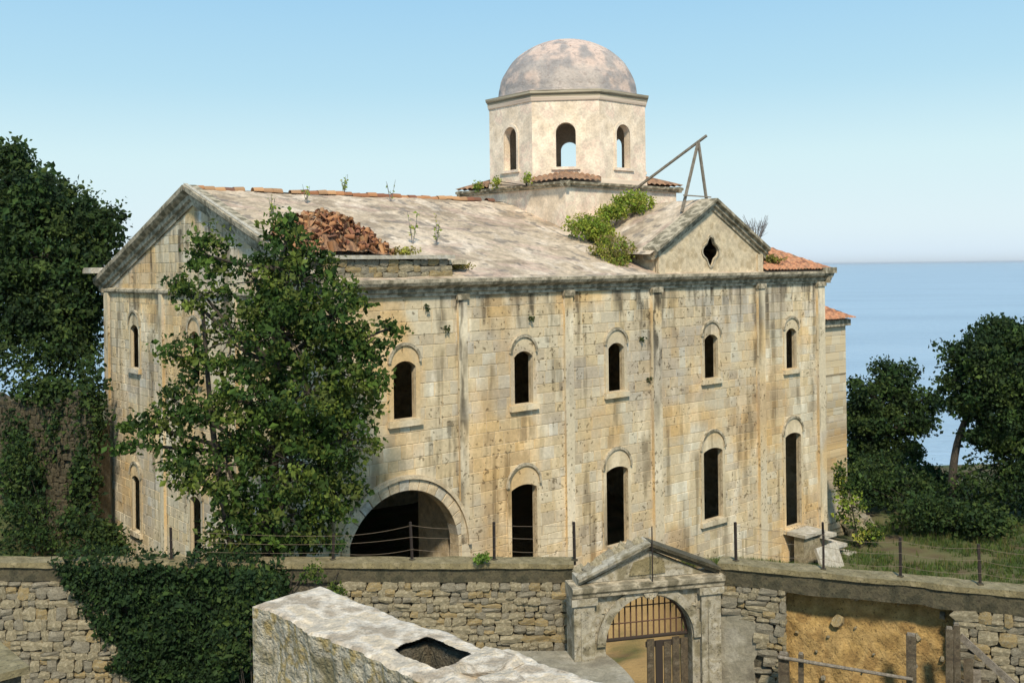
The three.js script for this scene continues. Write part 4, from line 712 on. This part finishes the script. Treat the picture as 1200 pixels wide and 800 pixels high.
// growth on and before the ruined wall
shrub('hillside_bush', 'dense dark shrubs hanging over the ruined wall top', 'bush', [inPx(20, 420, 60, 44, 44), inPx(76, 420, 38, 44, 44.6), inPx(106, 480, 15, 60, 42.6, .5), inPx(60, 462, 40, 18, 43, .6), inPx(94, 395, 24, 34, 46), inPx(20, 540, 16, 70, 43, .4), inPx(70, 500, 14, 44, 43, .4), inPx(44, 560, 12, 60, 43, .3), inPx(98, 570, 12, 60, 42.4, .3), inPx(10, 375, 50, 44, 48), inPx(70, 375, 36, 40, 48)], { leaf: .26, n: 130, r: .38, cols: GD, seed: 621, stem: false, base: [atDepth(60, 450, 42)[0], 5, -42.2] });
shrub('yard_bush', 'low dark bushes at the foot of the ruined wall', 'bush', [inPx(30, 620, 40, 40, 40), inPx(90, 625, 36, 34, 40), inPx(130, 640, 16, 24, 40), inPx(20, 560, 18, 60, 41, .6)], { leaf: .22, n: 110, r: .3, cols: GD, seed: 631, base: [atDepth(70, 650, 40)[0], .4, -40] });
// trees on the seaward slope
{
  const mk = (label, dep, base, ls, tr, seed, R0) => { const lb = (u, v, ru, rv, dz, n) => { const p = atDepth(u, v, dep - dz), k = dep / F; return [p[0] - base[0], p[1] - base[1], dz, ru * k, rv * k, (ru + rv) / 2 * k, n]; }; return tree('slope_tree', label, base, { lobes: ls.map(l => lb(...l)), trunk: tr, leaf: .26, perCluster: 64, clusterR: .62, cols: GD, seed, trunkR: R0, group: 'trees on the seaward slope' }); };
  const d1 = 58, p1 = atDepth(1030, 590, d1), d2 = 50, p2 = atDepth(1118, 580, d2);
  mk('rounded dark green tree standing just behind the apse', d1, [p1[0], -1.8, p1[2]], [[1050, 445, 26, 22, 0, 50], [1025, 465, 30, 24, .5, 60], [1075, 470, 26, 22, .3, 46], [1040, 500, 40, 26, .8, 80], [1010, 505, 20, 40, .5, 50], [1078, 496, 18, 12, 0, 20], [1042, 532, 38, 16, .8, 60], [1015, 550, 26, 30, .8, 60]], [[0, 0, 0], [.2, 2, 0], [.6, 4, 0], [.9, 7, 0]], 701, .28);
  mk('taller spreading dark tree overlooking the sea', d2, [p2[0], -1.2, p2[2]], [[1180, 395, 34, 22, 0, 60], [1145, 415, 32, 24, .4, 60], [1200, 425, 40, 34, .5, 80], [1150, 450, 42, 26, .6, 80], [1138, 476, 24, 17, .2, 34], [1190, 480, 44, 34, .8, 90], [1172, 508, 32, 20, .6, 54], [1205, 530, 30, 40, .8, 60], [1240, 450, 50, 60, 0, 60]], [[0, 0, 0], [-.05, 2.4, 0], [.3, 4.5, 0], [1.2, 6.5, 0], [2.0, 8.5, 0]], 711, .26);
}
shrub('undergrowth', 'dark tangled thicket below the seaward trees', 'thicket', [inPx(1020, 570, 34, 30, 52), inPx(1065, 572, 34, 24, 52), inPx(1110, 588, 40, 24, 50), inPx(1160, 570, 44, 36, 49), inPx(1210, 575, 40, 40, 48), inPx(1090, 600, 50, 20, 48), inPx(1150, 612, 40, 20, 47), inPx(1035, 548, 30, 20, 54), inPx(1088, 560, 24, 14, 54)], { leaf: .24, n: 150, r: .36, cols: GD, seed: 721, base: [atDepth(1110, 610, 50)[0], -1, -50] });
// plants on the church roof and walls
const GR = [[.20, .27, .03], [.28, .33, .045], [.33, .33, .06], [.16, .24, .03]], GY = [[.22, .19, .05], [.18, .17, .04], [.26, .21, .07]];
const onRoof = (x, y, z, rx, ry, rz) => { const w = toWorld(x, y, z); return [w[0], w[1], w[2], rx, ry, rz]; };
shrub('roof_shrub', 'round green shrub in the roof valley below the drum', 'shrub', [inPx(689, 266, 28, 17, 42.2), inPx(706, 272, 14, 12, 42)], { leaf: .13, n: 200, r: .14, cols: GR, seed: 801 });
shrub('roof_shrub', 'yellow green shrub spilling down the valley to the eave', 'shrub', [inPx(718, 296, 28, 20, 40), inPx(722, 314, 12, 12, 39.4, .2)], { leaf: .13, n: 200, r: .14, cols: [...GR, ...GY], seed: 802 });
shrub('roof_shrub', 'green shrub against the foot of the drum below the long pole', 'shrub', [inPx(742, 236, 26, 13, 43.6), inPx(718, 249, 18, 9, 43.2)], { leaf: .13, n: 200, r: .14, cols: GR, seed: 803 });
shrub('roof_weeds', 'dry yellow weeds on the red tiles beside the small gable', 'weeds', [onRoof(21.9, 12.55, -1.2, .7, .18, .6), onRoof(22.4, 12.2, -.5, .9, .1, .3)], { leaf: .16, n: 50, r: .1, cols: [...GY, GR[2]], seed: 804, stem: false });
shrub('roof_weeds', 'low yellow moss and weeds at the end of the eave slab', 'weeds', [onRoof(5.3, 12.05, -.7, .7, .10, .3), onRoof(3.6, 12.55, -1.3, .6, .12, .2)], { leaf: .10, n: 40, r: .1, cols: [...GY, GR[2]], seed: 805, stem: false });
shrub('roof_weeds', 'green tufts rooted on the crossing block ledge', 'weeds', [onRoof(14.55, 15.95, -7.6, .2, .3, .3), onRoof(14.6, 16.0, -9.8, .15, .3, .3), onRoof(14.6, 15.9, -11.2, .2, .25, .3)], { leaf: .14, n: 14, r: .12, cols: GR, seed: 806 });
function stalk(label, base, h, seed, leafy) {
  const t = thing('weed_stalk', label, 'weed', base), R = rng(seed), g = [], L = Leaves(seed); for (let k = 0; k < 5; k++) { const a = R() * 6.28, s = h * (.5 + R() * .6), e = [Math.cos(a) * s * .22, s, Math.sin(a) * s * .22]; g.push(beam([0, -.1, 0], e, .014, .006, 4)); for (let i = 0; i < leafy; i++) { const f = .3 + R() * .7; L.add(e[0] * f, e[1] * f, e[2] * f, .13, GR[k % 4], .1); } }
  part('stems', mergeGeometries(g), M.twig, t); if (leafy) part('leaves', L.geo(), M.leaf, t);
}
for (const [x, z, h, s, l] of [[6.4, -9.8, .9, 1, 12], [3.9, -8.4, .7, 2, 6], [5.4, -3.4, 1.2, 3, 10], [6.3, -3.2, 1.1, 4, 8], [8.2, -9, .9, 5, 4], [1.5, -6.5, .8, 6, 10]]) stalk(['branching green weed standing on the roof ridge', 'thin weed on the upper roof near the gable end', 'tall weed rising beside the heap of tiles', 'tall weed on the slab behind the eave', 'dry weed near the ridge below the dome', 'green weed on the roof near the gable verge'][s - 1], toWorld(x, roofY(z), z), h, 850 + s, l);
{ // leafless shrub behind the small gable
  const t = thing('bare_shrub', 'leafless grey shrub behind the transept gable', 'shrub', atDepth(886, 288, 44.5)), R = rng(870), g = []; for (let k = 0; k < 26; k++) { const a = R() * 6.28, s = .6 + R() * .8, e = [Math.cos(a) * .55, s, Math.sin(a) * .4]; g.push(beam([0, 0, 0], e, .014, .008, 4)); for (let i = 0; i < 3; i++) g.push(beam([e[0] * .6, e[1] * .6, e[2] * .6], [e[0] * .6 + (R() - .5) * .5, e[1] * .6 + R() * .5, e[2] * .6 + (R() - .5) * .5], .009, .005, 4)); } part('branches', mergeGeometries(g), M.twig, t);
}
// weeds rooted in the south wall
for (const [u, x, y, label] of [[1, 3.55, 10.75, 'green weed tuft under the cornice above the porch window'], [2, 4.3, 10.05, 'small weed tuft beside the first pilaster'], [3, 7.9, 10.2, 'weed tuft rooted above the second upper window'], [4, 13.6, 9.2, 'higher weed tuft in the joints beside the dark pilaster'], [5, 14.0, 7.6, 'low weed tuft on the pocked wall before the dark pilaster']]) shrub('wall_weed', label, 'weed', [onRoof(x, y, .1, .16, .11, .05)], { leaf: .09, n: 5, r: .06, cols: [[.03, .05, .014], [.06, .08, .02]], seed: 880 + u, stem: false });
shrub('climbing_shrub', 'straggling green shrub climbing the apse base', 'shrub', [onRoof(27.2, .5, .7, .8, .9, .5), onRoof(27.0, 1.9, .4, .4, .8, .3), onRoof(27.8, -.6, 1.2, .7, .5, .5)], { leaf: .18, n: 50, r: .2, cols: [...GR, ...G1], seed: 890, base: toWorld(27.4, -1.4, 1.0) });
shrub('wall_weed', 'small bright green plant on the terrace wall coping', 'weed', [inPx(565, 654, 9, 5, 25.4, .14)], { leaf: .12, n: 12, r: .06, cols: [[.12, .2, .03]], seed: 895, stem: false });
shrub('wall_weed', 'straggly plants at the parapet back edge by the ivy', 'weed', [inPx(362, 672, 16, 14, 25, .2), inPx(396, 692, 12, 10, 24.9, .2)], { leaf: .12, n: 16, r: .12, cols: G1, seed: 896, base: [atDepth(385, 700, 24.9)[0], 2.4, -24.9] });
// grass on the right bank
{
  const R = rng(990), L = []; const P = [], C = [], cols = [[.07, .12, .02], [.10, .15, .03], [.15, .15, .05], [.05, .09, .02]];
  for (let k = 0; k < 38000; k++) {
    const X = 5.5 + R() * 24, d = wallDepth(Math.min(X, 25)) + .5 + Math.pow(R(), 1.4) * 30, n = fbm(X * .55, d * .55, 61, 4); if (n > .58 + R() * .1) continue;
    const dx = X - CH.o[0], dz = -d - CH.o[2], lx = Math.cos(CH.th) * dx - Math.sin(CH.th) * dz, lz = Math.sin(CH.th) * dx + Math.cos(CH.th) * dz; if (lz < .4 && lx < 30.5) continue;
    const y = landHeight(X, d) - .02, c = cols[Math.floor(R() * 4)], j = .7 + R() * .6;
    for (let i = 0; i < 4; i++) { const a = R() * 6.28, h = .12 + R() * .22, w = .02, ox = (R() - .5) * .16, oz = (R() - .5) * .16; P.push(X + ox - Math.cos(a) * w, y, -d + oz - Math.sin(a) * w, X + ox + Math.cos(a) * w, y, -d + oz + Math.sin(a) * w, X + ox + (R() - .5) * .14, y + h, -d + oz + (R() - .5) * .14); for (let q = 0; q < 3; q++) C.push(c[0] * j, c[1] * j, c[2] * j); }
  }
  const g = geoFrom(P, null, null, C), m = setup(new THREE.Mesh(g, M.leaf)); m.name = 'grass'; m.userData = { kind: 'stuff', label: 'short rough grass on the bank between church and fence', category: 'grass' }; scene.add(m);
}
scene.fog = new THREE.FogExp2(0xe6eef8, 0.000025);
renderer.render(scene, camera);
